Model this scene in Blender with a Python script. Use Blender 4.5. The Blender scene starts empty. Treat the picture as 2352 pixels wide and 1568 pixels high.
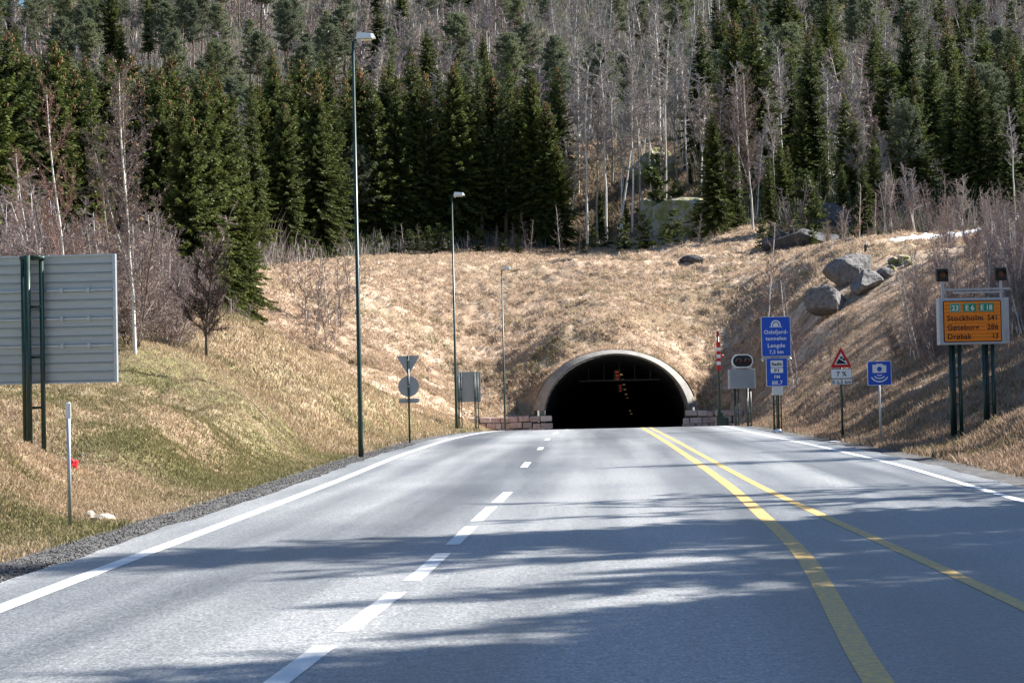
import bpy, bmesh, math, random
import numpy as np
from mathutils import Matrix, Vector
R = math.radians
sc = bpy.context.scene
# ------------------------------------------------------------------ camera, world, sun, exposure
F = 4281.0; CX, CY = 1176.0, 784.0          # focal length and centre in units of a 2352 wide picture
EYE = 1.87; ROLL = 0.022; PITCH = math.atan(116.0 / F)
cs_, sn_ = math.cos(ROLL), math.sin(ROLL)
fw = Vector((0, math.cos(PITCH), math.sin(PITCH))); up = Vector((0, -math.sin(PITCH), math.cos(PITCH))); rt = Vector((1, 0, 0))
cam_d = bpy.data.cameras.new("camera"); cam = bpy.data.objects.new("camera", cam_d); sc.collection.objects.link(cam)
cam_d.sensor_width = 36.0; cam_d.lens = F / 2352.0 * 36.0; cam_d.clip_start = 0.1; cam_d.clip_end = 6000
X = cs_ * rt - sn_ * up; Y = sn_ * rt + cs_ * up; Z = -fw
cam.matrix_world = Matrix(((X.x, Y.x, Z.x, 0), (X.y, Y.y, Z.y, 0), (X.z, Y.z, Z.z, EYE), (0, 0, 0, 1)))
sc.camera = cam
SUN_AZ = 20.0      # degrees ahead of straight right (+X towards +Y)
SUN_EL = 40.0
w = bpy.data.worlds.new("World"); sc.world = w; w.use_nodes = True
nt = w.node_tree; bg = nt.nodes["Background"]; sky = nt.nodes.new("ShaderNodeTexSky")
sky.sky_type = 'NISHITA'; sky.sun_disc = False; sky.sun_elevation = R(SUN_EL); sky.sun_rotation = R(90 - SUN_AZ)
sky.air_density = 1.0; sky.dust_density = 0.6; sky.ozone_density = 0.7
tn = nt.nodes.new('ShaderNodeMix'); tn.data_type = 'RGBA'; tn.blend_type = 'MULTIPLY'; tn.inputs[0].default_value = 1; tn.inputs[7].default_value = (.84, 1.0, 1.16, 1); nt.links.new(sky.outputs[0], tn.inputs[6]); nt.links.new(tn.outputs[2], bg.inputs[0]); bg.inputs[1].default_value = 0.05
sd = bpy.data.lights.new("sun", 'SUN'); sd.energy = 5.0; sd.angle = R(0.53); sd.color = (1.0, 0.955, 0.89)
sun = bpy.data.objects.new("sun", sd); sc.collection.objects.link(sun)
sdir = Vector((math.cos(R(SUN_EL)) * math.cos(R(SUN_AZ)), math.cos(R(SUN_EL)) * math.sin(R(SUN_AZ)), math.sin(R(SUN_EL))))
sun.rotation_euler = sdir.to_track_quat('Z', 'Y').to_euler(); sun.location = (60, 20, 60)
sc.view_settings.view_transform = 'Standard'; sc.view_settings.look = 'None'
sc.view_settings.exposure = 1.5; sc.view_settings.gamma = 1
sc.cycles.max_bounces = 5; sc.cycles.diffuse_bounces = 3; sc.cycles.glossy_bounces = 3
sc.cycles.transmission_bounces = 2; sc.cycles.volume_bounces = 0
COL = sc.collection
rng = np.random.default_rng(7); random.seed(7)

def P(px, py, d):                       # the point seen at that pixel, d metres ahead
    u = (px - CX) / F; v = -(py - CY) / F
    a = u * cs_ + v * sn_; b = -u * sn_ + v * cs_
    dy = math.cos(PITCH) - b * math.sin(PITCH); t = d / dy
    return Vector((a * t, d, EYE + t * (math.sin(PITCH) + b * math.cos(PITCH))))
def proj(x, y, z):
    dz = z - EYE; f_ = y * fw.y + dz * fw.z; a = x / f_; b = (y * up.y + dz * up.z) / f_
    return CX + F * (a * cs_ - b * sn_), CY - F * (a * sn_ + b * cs_)
# ------------------------------------------------------------------ noise
def hash2(i, j, s=0):
    n = (i.astype(np.int64) * 374761393 + j.astype(np.int64) * 668265263 + s * 974711) & 0x7fffffff
    n = (n ^ (n >> 13)) * 1274126177 & 0x7fffffff
    n = (n ^ (n >> 16)) & 0xffff
    return n / 65535.0
def vnoise(x, y, s=0):
    i = np.floor(x); j = np.floor(y); fx = x - i; fy = y - j
    fx = fx * fx * (3 - 2 * fx); fy = fy * fy * (3 - 2 * fy)
    a = hash2(i, j, s); b = hash2(i + 1, j, s); c = hash2(i, j + 1, s); d = hash2(i + 1, j + 1, s)
    return (a * (1 - fx) + b * fx) * (1 - fy) + (c * (1 - fx) + d * fx) * fy
def fbm(x, y, o=4, s=0):
    v = 0; a = .5; t = 0
    for k in range(o):
        v = v + a * vnoise(x * 2 ** k + 13.7 * k, y * 2 ** k + 7.1 * k, s + k); t += a; a *= .5
    return v / t
def sstep(a, b, x):
    t = np.clip((x - a) / (b - a), 0, 1); return t * t * (3 - 2 * t)
def mix3(a, b, m):
    return a * (1 - m[..., None]) + b * m[..., None]
# ------------------------------------------------------------------ mesh helpers
def link(name, me, parent=None, mats=()):
    o = bpy.data.objects.new(name, me); COL.objects.link(o)
    for m in mats: me.materials.append(m)
    if parent is not None: o.parent = parent
    return o
def np_mesh(name, V, Fc, mats=(), parent=None, col=None, midx=None, smooth=False, uv=None):
    V = np.asarray(V, np.float32); Fc = np.asarray(Fc, np.int32); n = Fc.shape[1]
    me = bpy.data.meshes.new(name); me.vertices.add(len(V)); me.vertices.foreach_set("co", V.ravel())
    me.loops.add(Fc.size); me.loops.foreach_set("vertex_index", Fc.ravel())
    me.polygons.add(len(Fc)); me.polygons.foreach_set("loop_start", np.arange(0, Fc.size, n, dtype=np.int32))
    me.polygons.foreach_set("loop_total", np.full(len(Fc), n, np.int32))
    if midx is not None: me.polygons.foreach_set("material_index", np.asarray(midx, np.int32))
    me.update(calc_edges=True)
    if smooth: me.polygons.foreach_set("use_smooth", np.ones(len(Fc), bool))
    else: me.polygons.foreach_set("use_smooth", np.zeros(len(Fc), bool))
    if col is not None:
        a = me.color_attributes.new("Col", 'FLOAT_COLOR', 'POINT')
        c = np.ones((len(V), 4), np.float32); c[:, :3] = col; a.data.foreach_set("color", c.ravel())
    if uv is not None:
        l = me.uv_layers.new(name="UVMap"); l.data.foreach_set("uv", np.asarray(uv, np.float32)[Fc.ravel()].ravel())
    me.validate()
    return link(name, me, parent, mats)
class MB:
    def __init__(s): s.v = []; s.f = []; s.m = []; s.M = Matrix()
    def add(s, vs, fs, mi=0):
        b = len(s.v); s.v += [tuple(s.M @ Vector(v)) for v in vs]; s.f += [tuple(b + i for i in f) for f in fs]; s.m += [mi] * len(fs); return s
    def box(s, x0, x1, y0, y1, z0, z1, mi=0, bv=0.0):
        if bv > 0:
            bm = bmesh.new(); r = bmesh.ops.create_cube(bm, size=1)
            for v in bm.verts: v.co = Vector(((x0 + x1) / 2 + v.co.x * (x1 - x0), (y0 + y1) / 2 + v.co.y * (y1 - y0), (z0 + z1) / 2 + v.co.z * (z1 - z0)))
            bmesh.ops.bevel(bm, geom=list(bm.edges), offset=bv, segments=2, affect='EDGES', profile=.5)
            bm.verts.index_update(); s.add([v.co for v in bm.verts], [[v.index for v in f.verts] for f in bm.faces], mi); bm.free(); return s
        return s.add([(x0, y0, z0), (x1, y0, z0), (x1, y1, z0), (x0, y1, z0), (x0, y0, z1), (x1, y0, z1), (x1, y1, z1), (x0, y1, z1)],
              [(0, 3, 2, 1), (4, 5, 6, 7), (0, 1, 5, 4), (1, 2, 6, 5), (2, 3, 7, 6), (3, 0, 4, 7)], mi)
    def tube(s, pts, rad, n=10, mi=0, cap=True):
        pts = [Vector(p) for p in pts]; rad = rad if hasattr(rad, '__len__') else [rad] * len(pts); vs = []; fs = []
        for i, p in enumerate(pts):
            t = (pts[min(i + 1, len(pts) - 1)] - pts[max(i - 1, 0)]).normalized()
            a = t.orthogonal().normalized() if abs(t.z) < .9 else (Vector((1, 0, 0)) - t * t.x).normalized()
            b = t.cross(a)
            for k in range(n):
                q = 2 * math.pi * k / n; vs.append(p + (a * math.cos(q) + b * math.sin(q)) * rad[i])
        for i in range(len(pts) - 1):
            for k in range(n): fs.append((i * n + k, i * n + (k + 1) % n, (i + 1) * n + (k + 1) % n, (i + 1) * n + k))
        if cap: fs += [tuple(range(n - 1, -1, -1)), tuple((len(pts) - 1) * n + k for k in range(n))]
        return s.add(vs, fs, mi)
    def prism(s, poly, y0, y1, mi=0):      # poly: (x, z) anticlockwise seen from the front (-Y)
        n = len(poly)
        return s.add([(x, y0, z) for x, z in poly] + [(x, y1, z) for x, z in poly],
              [tuple(range(n)), tuple(range(2 * n - 1, n - 1, -1))] + [(i, i + n, (i + 1) % n + n, (i + 1) % n) for i in range(n)], mi)
    def ball(s, c, r, mi=0, n=10):
        pts = [Vector(c) + Vector((0, 0, -r * math.cos(math.pi * k / n))) for k in range(n + 1)]
        return s.tube(pts, [max(.001, r * math.sin(math.pi * k / n)) for k in range(n + 1)], n + 2, mi)
    def build(s, name, mats, parent=None, smooth=False):
        me = bpy.data.meshes.new(name); me.from_pydata(s.v, [], s.f)
        if not isinstance(mats, (list, tuple)): mats = [mats]
        me.polygons.foreach_set("material_index", s.m); me.update()
        if smooth:
            for p in me.polygons: p.use_smooth = len(p.vertices) == 4
        return link(name, me, parent, mats)
def rrect(w, h, r, cx=0, cz=0, n=5):
    out = []
    for (sx, sz, a0) in ((1, -1, -90), (1, 1, 0), (-1, 1, 90), (-1, -1, 180)):
        for k in range(n + 1):
            a = R(a0 + 90 * k / n); out.append((cx + sx * (w / 2 - r) + r * math.cos(a), cz + sz * (h / 2 - r) + r * math.sin(a)))
    return out
def thing(name, label, cat, loc=(0, 0, 0), rz=0, group=None):
    o = bpy.data.objects.new(name, None); COL.objects.link(o); o.location = loc; o.rotation_euler = (0, 0, rz); o.empty_display_size = .3
    return tag(o, label, cat, group)
def tag(o, label, cat, group=None):
    o["label"] = label; o["category"] = cat
    if group: o["group"] = group
    return o
def kind(o, k='structure'): o["kind"] = k; return o
def text(mb, body, h, x, z, y, mi=0, align='CENTER', bold=0.0, wid=1.0, spacing=1.0, fit=None):
    cu = bpy.data.curves.new("t", 'FONT'); cu.body = body; cu.size = h / 0.73; cu.align_x = align; cu.offset = bold; cu.resolution_u = 3; cu.space_character = spacing
    o = bpy.data.objects.new("t", cu); COL.objects.link(o); dg = bpy.context.evaluated_depsgraph_get(); me = bpy.data.meshes.new_from_object(o.evaluated_get(dg))
    if fit and len(me.vertices): xs = [v.co.x for v in me.vertices]; wid = fit / (max(xs) - min(xs))
    mb.add([(x + v.co.x * wid, y, z + v.co.y) for v in me.vertices], [tuple(p.vertices) for p in me.polygons], mi)
    bpy.data.objects.remove(o); bpy.data.curves.remove(cu); bpy.data.meshes.remove(me)
# ------------------------------------------------------------------ materials
def newmat(name):
    m = bpy.data.materials.new(name); m.use_nodes = True; n = m.node_tree; return m, n, n.nodes["Principled BSDF"]
def noise_val(n, scale, detail=4, coord='Object', rough=.6, stretch=None):
    tc = n.nodes.new("ShaderNodeTexCoord"); nz = n.nodes.new("ShaderNodeTexNoise"); nz.inputs["Scale"].default_value = scale
    nz.inputs["Detail"].default_value = detail; nz.inputs["Roughness"].default_value = rough
    if stretch:
        mp = n.nodes.new("ShaderNodeMapping"); mp.inputs["Scale"].default_value = stretch; n.links.new(tc.outputs[coord], mp.inputs[0]); n.links.new(mp.outputs[0], nz.inputs["Vector"])
    else: n.links.new(tc.outputs[coord], nz.inputs["Vector"])
    return nz.outputs["Fac"]
def ramp(n, fac, stops):
    r = n.nodes.new("ShaderNodeValToRGB"); el = r.color_ramp.elements
    while len(el) < len(stops): el.new(.5)
    for e, (p, c) in zip(el, stops): e.position = p; e.color = (*c, 1) if len(c) == 3 else c
    n.links.new(fac, r.inputs[0]); return r.outputs[0]
def mixc(n, a, b, fac, mode='MIX'):
    m = n.nodes.new("ShaderNodeMix"); m.data_type = 'RGBA'; m.blend_type = mode
    for sock, val in ((m.inputs[6], a), (m.inputs[7], b)):
        if isinstance(val, tuple): sock.default_value = (*val, 1) if len(val) == 3 else val
        else: n.links.new(val, sock)
    if isinstance(fac, (int, float)): m.inputs[0].default_value = fac
    else: n.links.new(fac, m.inputs[0])
    return m.outputs[2]
def bump(n, b, h, dist, strength=.6):
    bp = n.nodes.new("ShaderNodeBump"); bp.inputs["Distance"].default_value = dist; bp.inputs["Strength"].default_value = strength
    n.links.new(h, bp.inputs["Height"]); n.links.new(bp.outputs[0], b.inputs["Normal"])
def M_plain(name, c, rough=.6, metal=0.0, var=.18, scale=6, bmp=0.0, stretch=None, spec=.5):
    m, n, b = newmat(name); f = noise_val(n, scale, 5, stretch=stretch)
    lo = tuple(max(0, x * (1 - var)) for x in c); hi = tuple(min(1, x * (1 + var)) for x in c)
    n.links.new(ramp(n, f, [(.3, lo), (.7, hi)]), b.inputs["Base Color"]); b.inputs["Roughness"].default_value = rough; b.inputs["Metallic"].default_value = metal
    b.inputs["Specular IOR Level"].default_value = spec
    if bmp: bump(n, b, noise_val(n, scale * 4, 4), bmp)
    return m
def M_vcol(name, rough=.9, fine=None, amp=.35, bmp=0, rnd=0.0, spec=.2, trans=0.0):
    m, n, b = newmat(name); at = n.nodes.new("ShaderNodeAttribute"); at.attribute_name = "Col"; c = at.outputs["Color"]
    if fine:
        f = noise_val(n, fine, 5, rough=.7); g = ramp(n, f, [(.25, (1 - amp,) * 3), (.75, (1 + amp,) * 3)]); c = mixc(n, c, g, 1.0, 'MULTIPLY')
    if rnd:
        oi = n.nodes.new("ShaderNodeObjectInfo"); g = ramp(n, oi.outputs["Random"], [(0, (1 - rnd, 1 - rnd, 1 - rnd * .6)), (.5, (1, 1 - rnd * .2, 1)), (1, (1 + rnd, 1 + rnd * .7, 1 + rnd * .2))]); c = mixc(n, c, g, 1.0, 'MULTIPLY')
    n.links.new(c, b.inputs["Base Color"]); b.inputs["Roughness"].default_value = rough; b.inputs["Specular IOR Level"].default_value = spec
    if bmp: bump(n, b, noise_val(n, fine * .8, 6), bmp, .9)
    if trans:
        tr = n.nodes.new("ShaderNodeBsdfTranslucent"); n.links.new(c, tr.inputs[0]); ms = n.nodes.new("ShaderNodeMixShader"); ms.inputs[0].default_value = trans
        n.links.new(b.outputs[0], ms.inputs[1]); n.links.new(tr.outputs[0], ms.inputs[2]); n.links.new(ms.outputs[0], n.nodes["Material Output"].inputs[0])
    return m
def M_emit(name, c, s):
    m, n, b = newmat(name); b.inputs["Base Color"].default_value = (*c, 1); b.inputs["Emission Color"].default_value = (*c, 1); b.inputs["Emission Strength"].default_value = s; return m
mt = {}
mt['ground'] = M_vcol("ground_cover", .95, 2.6, .38, .12)
mt['grass'] = M_vcol("grass_blades", .8, None, rnd=0, trans=.25)
mt['needle'] = M_vcol("needles", .7, None, rnd=.25, trans=.25)
mt['twig'] = M_vcol("twigs", .85, None, rnd=.15)
mt['post'] = M_plain("dark_green_paint", (.012, .035, .026), .35, .0, .3, 5)
mt['galv'] = M_plain("galvanised_steel", (.42, .45, .48), .45, .5, .12, 8)
mt['alu'] = M_plain("sheet_aluminium", (.40, .43, .45), .5, .25, .08, 2, stretch=(1, 1, 6))
mt['alu_d'] = M_plain("sheet_aluminium_aged", (.30, .33, .36), .55, .2, .1, 2)
mt['alu_dk'] = M_plain('dark_steel', (.05, .055, .06), .7)  # plain dark steel for the tunnel crossbar and hangers
mt['white'] = M_plain("white_enamel", (.78, .78, .76), .4, 0, .06, 5)
mt['blue'] = M_plain("blue_sign_film", (.012, .085, .52), .35, 0, .08, 3)
mt['red'] = M_plain("red_sign_film", (.55, .015, .018), .35, 0, .1, 3)
mt['black'] = M_plain("black_enamel", (.008, .008, .01), .4, 0, .3, 4)
mt['orange'] = M_plain("orange_sign_film", (.80, .215, .005), .45, 0, .06, 3)
mt['green'] = M_plain("green_sign_film", (.01, .24, .12), .4, 0, .08, 4)
mt['lens'] = M_plain("dark_red_lens", (.09, .012, .008), .15, 0, .3, 4)
mt['amber'] = M_plain("dark_amber_lens", (.12, .035, .008), .15, 0, .3, 4)
mt['concrete'] = M_plain("concrete", (.26, .245, .225), .85, 0, .28, 1.3, .01)
mt['cone'] = M_plain("spruce_cones", (.30, .13, .055), .8, 0, .3, 9)
mt['rock'] = None
def make_rock(name, moss, base=(.27, .26, .25)):
    m, n, b = newmat(name); f = noise_val(n, .9, 6); f2 = noise_val(n, 3.5, 6); f3 = noise_val(n, .55, 3)
    c = ramp(n, f2, [(.3, tuple(x * .55 for x in base)), (.5, base), (.72, tuple(x * 1.5 for x in base))])
    c2 = ramp(n, f2, [(.3, (.11, .11, .035)), (.55, (.22, .215, .075)), (.75, (.36, .36, .2))])
    k = ramp(n, f, [(.5 - moss * .3, (0, 0, 0)), (.62 - moss * .3, (1, 1, 1))])
    n.links.new(mixc(n, c, c2, k) if moss > 0 else c, b.inputs["Base Color"]); b.inputs["Roughness"].default_value = .9; bump(n, b, f2, .12, .8); return m
mt['rock'] = make_rock("grey_rock", 0, (.155, .148, .145)); mt['mossrock'] = make_rock("mossy_rock", .25, (.34, .31, .26)); mt['shadedrock'] = make_rock("dark_shaded_rock", 0, (.075, .075, .082))  # last one: dark outcrop rock with its shade put into the colour
def make_asphalt():
    m, n, b = newmat("asphalt"); uv = n.nodes.new("ShaderNodeUVMap")
    mp = n.nodes.new("ShaderNodeMapping"); mp.inputs["Scale"].default_value = (1, .035, 1); n.links.new(uv.outputs[0], mp.inputs[0])
    nz = n.nodes.new("ShaderNodeTexNoise"); nz.inputs["Scale"].default_value = .55; nz.inputs["Detail"].default_value = 5; n.links.new(mp.outputs[0], nz.inputs["Vector"])
    fine = noise_val(n, 30, 4, rough=.85); mid = noise_val(n, 9, 4, rough=.75); patch = noise_val(n, .12, 3)
    c = ramp(n, nz.outputs["Fac"], [(.38, (.115, .122, .128)), (.5, (.186, .195, .202)), (.61, (.265, .273, .278))])
    c = mixc(n, c, ramp(n, fine, [(.32, (.25, .25, .25)), (.5, (1, 1, 1)), (.68, (2.4, 2.4, 2.35))]), 1.0, 'MULTIPLY')
    c = mixc(n, c, ramp(n, mid, [(.3, (.6, .6, .61)), (.7, (1.4, 1.4, 1.38))]), .9, 'MULTIPLY')
    c = mixc(n, c, ramp(n, patch, [(.35, (.82, .82, .84)), (.65, (1.16, 1.15, 1.13))]), 1.0, 'MULTIPLY')
    n.links.new(c, b.inputs["Base Color"]); b.inputs["Specular IOR Level"].default_value = .6
    n.links.new(ramp(n, nz.outputs["Fac"], [(.35, (.33,) * 3), (.65, (.48,) * 3)]), b.inputs["Roughness"]); bump(n, b, fine, .012, .5); return m
mt['asphalt'] = make_asphalt()
def make_paint(name, c, wear):
    m, n, b = newmat(name); f = noise_val(n, 14, 6, rough=.8); g = noise_val(n, 2.2, 4, rough=.7)
    k = ramp(n, f, [(.28 + wear * .2, (.45, .45, .45)), (.42 + wear * .2, (1, 1, 1))]); cc = mixc(n, c, tuple(x * .82 for x in c), g)
    n.links.new(mixc(n, (.2, .2, .2), cc, k), b.inputs["Base Color"]); b.inputs["Roughness"].default_value = .55; bump(n, b, f, .008, .5); return m
mt['wpaint'] = make_paint("white_road_paint", (.82, .82, .80), .1); mt['ypaint'] = make_paint("yellow_road_paint", (.84, .54, .12), .8)
# ------------------------------------------------------------------ road alignment
def crv(pts):
    a = np.array(pts, float)
    def f(y):
        y = np.asarray(y, float); k = np.array([0.0]); out = 0
        for o, wt in ((-4, .1), (-2, .2), (0, .4), (2, .2), (4, .1)): out = out + wt * np.interp(y + o, a[:, 0], a[:, 1])
        return out
    return f
XL = crv([(-40, -4.5), (0, -5.0), (17, -4.75), (31, -4.25), (40, -3.95), (57, -3.55), (75, -2.75), (88, -1.6), (105, -.1), (152, 3.4), (300, 13.5)])
XY = crv([(-40, -.5), (0, 1.2), (13, 2.35), (20, 3.15), (34, 4.0), (45, 4.5), (62, 5.2), (88, 6.15), (105, 7.2), (152, 10.2), (300, 20.3)])
XY2 = crv([(-40, 4.2), (0, 3.7), (15.5, 4.2), (20, 4.3), (27, 4.4), (34, 4.55), (45, 4.95), (62, 5.6), (88, 6.55), (105, 7.6), (152, 10.6), (300, 20.7)])
XR = crv([(-40, 5.6), (0, 6.3), (28.5, 7.85), (43, 8.85), (57, 9.35), (70, 9.6), (82, 9.9), (95, 10.7), (152, 13.9), (300, 24)])
def RZ(y):
    y = np.asarray(y, float); s = np.maximum(y - 80, 0); s2 = np.minimum(s, 72); return -.00047 * s2 ** 2 - np.maximum(s - 72, 0) * .068
PY = 152.0
pc = P(1414.5, 955, PY); PXC, PZC = pc.x, -.27
# ------------------------------------------------------------------ terrain
ctl = []
def C(px, py, d): ctl.append(tuple(P(px, py, d)))
def W(x, y, z): ctl.append((x, y, z))
for y in list(range(-20, 150, 9)):
    W(float(XL(y)) - 2.0, y, float(RZ(y)) - .05); W(float(XR(y)) + 1.9, y, float(RZ(y)) - .05)
for y in (-20, 0, 15): W(-14, y, .8); W(-30, y, 3); W(14, y, 1.5); W(25, y, 5); W(40, y, 9)
for y in (30, 50): W(22, y, 5.0); W(36, y, 10)
# left bank and mound
for a in ((90, 1085, 38), (160, 1160, 28), (0, 1200, 25), (829, 1031, 58), (940, 1007, 74), (1045, 990, 101), (290, 845, 56), (165, 915, 52), (470, 825, 61), (560, 757, 76), (655, 790, 80),
          (750, 840, 86), (830, 885, 93), (900, 925, 99), (980, 965, 106), (400, 1000, 40), (600, 950, 55), (300, 1080, 34), (700, 1000, 62), (40, 870, 52), (520, 880, 58), (350, 920, 48)): C(*a)
W(-30, 50, 4.2); W(-22, 75, 5.2); W(-30, 100, 5.5); W(-13, 100, 2.6); W(-9, 118, 1.6); W(-16, 130, 4); W(-25, 130, 6); W(-50, 110, 9); W(-50, 60, 6.5)
# tunnel slope
for a in ((1210, 945, 152.5), (1235, 880, 155), (1300, 822, 157), (1410, 797, 157), (1520, 822, 157), (1585, 890, 155), (1600, 940, 152.5), (1100, 940, 153), (1100, 880, 161), (1100, 800, 170), (1100, 700, 180), (1100, 612, 195),
          (1100, 586, 225), (1300, 760, 161), (1410, 745, 161), (1410, 690, 172), (1410, 617, 188), (1410, 594, 220), (1250, 600, 200), (960, 880, 150), (900, 840, 155), (900, 760, 166), (900, 690, 176), (900, 610, 192), (900, 588, 222),
          (740, 790, 152), (720, 700, 168), (700, 640, 180), (620, 660, 168), (600, 622, 182), (600, 598, 215), (430, 600, 200), (1650, 860, 158), (1650, 780, 164), (1650, 700, 172), (1650, 625, 184), (1600, 596, 215), (1680, 925, 152.5), (1750, 590, 185)): C(*a)
W(PXC, 152, 4.9); W(PXC, 158, 5.4)
# right bank
for a in ((2200, 1015, 55), (2280, 988, 57), (2352, 960, 52), (2022, 1005, 58), (1933, 1000, 65), (1787, 990, 80), (1700, 982, 97), (1655, 985, 106), (2352, 830, 66), (2200, 850, 75), (2100, 800, 92), (2352, 730, 86), (2250, 740, 98), (2000, 850, 92), (1900, 880, 95),
          (1800, 880, 122), (1740, 935, 130), (1830, 790, 138), (1740, 790, 152), (1900, 740, 133), (1900, 680, 143), (2000, 700, 135), (2000, 610, 146), (2080, 590, 152), (2000, 574, 160), (1900, 590, 165), (1800, 605, 172), (2200, 560, 158), (2352, 640, 112), (2352, 505, 172), (2200, 540, 175)): C(*a)
# wooded hill
for a in ((1410, 560, 242), (1100, 568, 242), (850, 575, 240), (600, 560, 250), (1500, 530, 232), (1550, 455, 245), (1500, 330, 285), (1350, 345, 285), (1650, 540, 205), (1740, 520, 205), (1850, 545, 200), (1950, 480, 212), (2050, 405, 262), (2000, 430, 250), (2250, 530, 190), (2340, 492, 205), (2200, 440, 235), (1750, 420, 250), (2352, 400, 260)): C(*a)
for x, d, py in ((-150, 300, 500), (600, 330, 450), (1176, 320, 400), (1800, 330, 300), (2500, 320, 300), (-100, 420, 330), (600, 420, 290), (1176, 420, 250), (1800, 420, 190), (2500, 420, 190),
                 (-200, 600, 150), (600, 600, 90), (1176, 600, 60), (1800, 600, 20), (2600, 600, 10), (-300, 850, 60), (600, 850, -40), (1176, 850, -40), (2000, 850, -60), (2800, 850, -60)): C(x, py, d)
W(-90, 120, 16); W(-80, 200, 26); W(80, 100, 26); W(100, 200, 36); W(60, 60, 17); W(-60, 20, 6); W(60, 20, 14)
CT = np.array(ctl); SCL = 100.0
def tps_k(r2): return np.where(r2 > 0, r2 * np.log(np.maximum(r2, 1e-12)) * .5, 0)
n_ = len(CT); pts_ = CT[:, :2] / SCL
K = tps_k(((pts_[:, None] - pts_[None]) ** 2).sum(-1)) + np.eye(n_) * 2e-5
Pm = np.hstack([np.ones((n_, 1)), pts_]); A_ = np.zeros((n_ + 3, n_ + 3)); A_[:n_, :n_] = K; A_[:n_, n_:] = Pm; A_[n_:, :n_] = Pm.T
wts = np.linalg.solve(A_, np.concatenate([CT[:, 2], np.zeros(3)]))
def tps(x, y):
    x = np.asarray(x, float).ravel() / SCL; y = np.asarray(y, float).ravel() / SCL; out = wts[n_] + wts[n_ + 1] * x + wts[n_ + 2] * y
    for i in range(n_): out = out + wts[i] * tps_k((x - pts_[i, 0]) ** 2 + (y - pts_[i, 1]) ** 2)
    return out
FB = np.array([(-200, 70), (-80, 80), (-35, 115), (-26, 165), (-20, 215), (-5, 236), (18, 236), (24, 215), (32, 196), (45, 185), (60, 182), (90, 150), (200, 120)], float)
def forest_edge(x): return np.interp(x, FB[:, 0], FB[:, 1])
OA, OB, IA, IB = 6.64, 5.40, 5.90, 5.08
def H(x, y, parts=False):
    x = np.asarray(x, float); y = np.asarray(y, float); shp = np.broadcast(x, y).shape; x = np.broadcast_to(x, shp).ravel(); y = np.broadcast_to(y, shp).ravel()
    z = tps(x, y); z = np.where(y > 60, np.maximum(z, -2.6), z)
    fo = sstep(-8, 12, y - forest_edge(x))
    z = z + (fbm(x * .12, y * .12, 4, 3) - .5) * (.7 + fo * 4.5 * sstep(230, 330, y)) * sstep(20, 60, y) + (fbm(x * .9, y * .9, 4, 9) - .5) * (.3 + .5 * sstep(135, 150, y)) + (fbm(x * 2.4, y * 1.8, 3, 21) - .5) * (.22 + .35 * sstep(135, 150, y)) * (y < 260)
    roadz = RZ(y); dl = (XL(y) - 1.9) - x; dr = x - (XR(y) + 1.7); dd = np.maximum(dl, dr)
    k = sstep(0, 3.0, dd); flat = roadz - .05 + (fbm(x * 3, y * 3, 3, 5) - .5) * .05
    z = np.where(y < PY - .05, flat * (1 - k) + z * k, z); z = np.where((y < PY) & (dd < -.9), roadz - .12, z)
    ax = np.abs(x - PXC)
    front = (y < 150.1) & (y > 140) & (ax < 13); kk = sstep(132, 147, y) * (1 - sstep(10.5, 13, ax))
    z = np.where((y < 150.1), z * (1 - kk) + np.minimum(z, roadz + .0) * kk, z)
    z = np.where((y >= 150.1) & (y < 153) & (ax < 11.5), np.maximum(z, -.45 + .0 * ax), z)
    z = np.where((y < PY) & (y > 140) & (ax < 6.3), roadz - .12, z)
    z = np.where((y > 150.3) & (y < 154.6) & (x < PXC - 3) & (ax < OA + 1.5) & (z > -.2), np.minimum(z, np.where(y < 154.6, -.2, z)), z)
    ell = PZC + OB * np.sqrt(np.clip(1 - (ax / (OA + .1)) ** 2, 0, 1)) + .03
    z = np.where((y >= PY) & (ax < OA + .1), np.maximum(z, ell), z)
    return z.reshape(shp) if shp else float(z[0])
ys = np.concatenate([np.arange(-30, 14, 1.2), np.arange(14, 60, .3), np.arange(60, 151.7, .45), [151.9, 152.1], np.arange(152.4, 200, .4), np.arange(200, 262, .9)])
yy = 262.0; ext = []
while yy < 860: ext.append(yy); yy += 1.2 + (yy - 262) * .012
ys = np.concatenate([ys, ext]); NS = 540; ss = np.linspace(-1, 1, NS)
GY = np.repeat(ys[:, None], NS, 1); GX = .04 * GY + ss[None] * (16 + .40 * np.maximum(GY, 0))
GZ = H(GX, GY)
def hit0(px, py, d0=120, d1=420):
    ds = np.arange(d0, d1, 1.0); pts = [P(px, py, float(d)) for d in ds]; z_ = tps([p.x for p in pts], ds); k = np.where(np.array([p.z for p in pts]) < z_)[0]
    return (pts[k[0]] if len(k) else pts[-1])[:2]
SN1 = [hit0(*a) for a in ((2070, 552), (2130, 545), (2200, 537), (2260, 527), (2310, 512), (2360, 495))]; SN2 = [hit0(*a) for a in ((1830, 407), (1900, 406), (1985, 402))]; SN3 = [hit0(*a) for a in ((1935, 434), (1985, 430))]
SNP = [(a[0] + (b[0] - a[0]) * t / 8, a[1] + (b[1] - a[1]) * t / 8) for L_ in (SN1, SN2, SN3) for a, b in zip(L_[:-1], L_[1:]) for t in range(9)]
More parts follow.
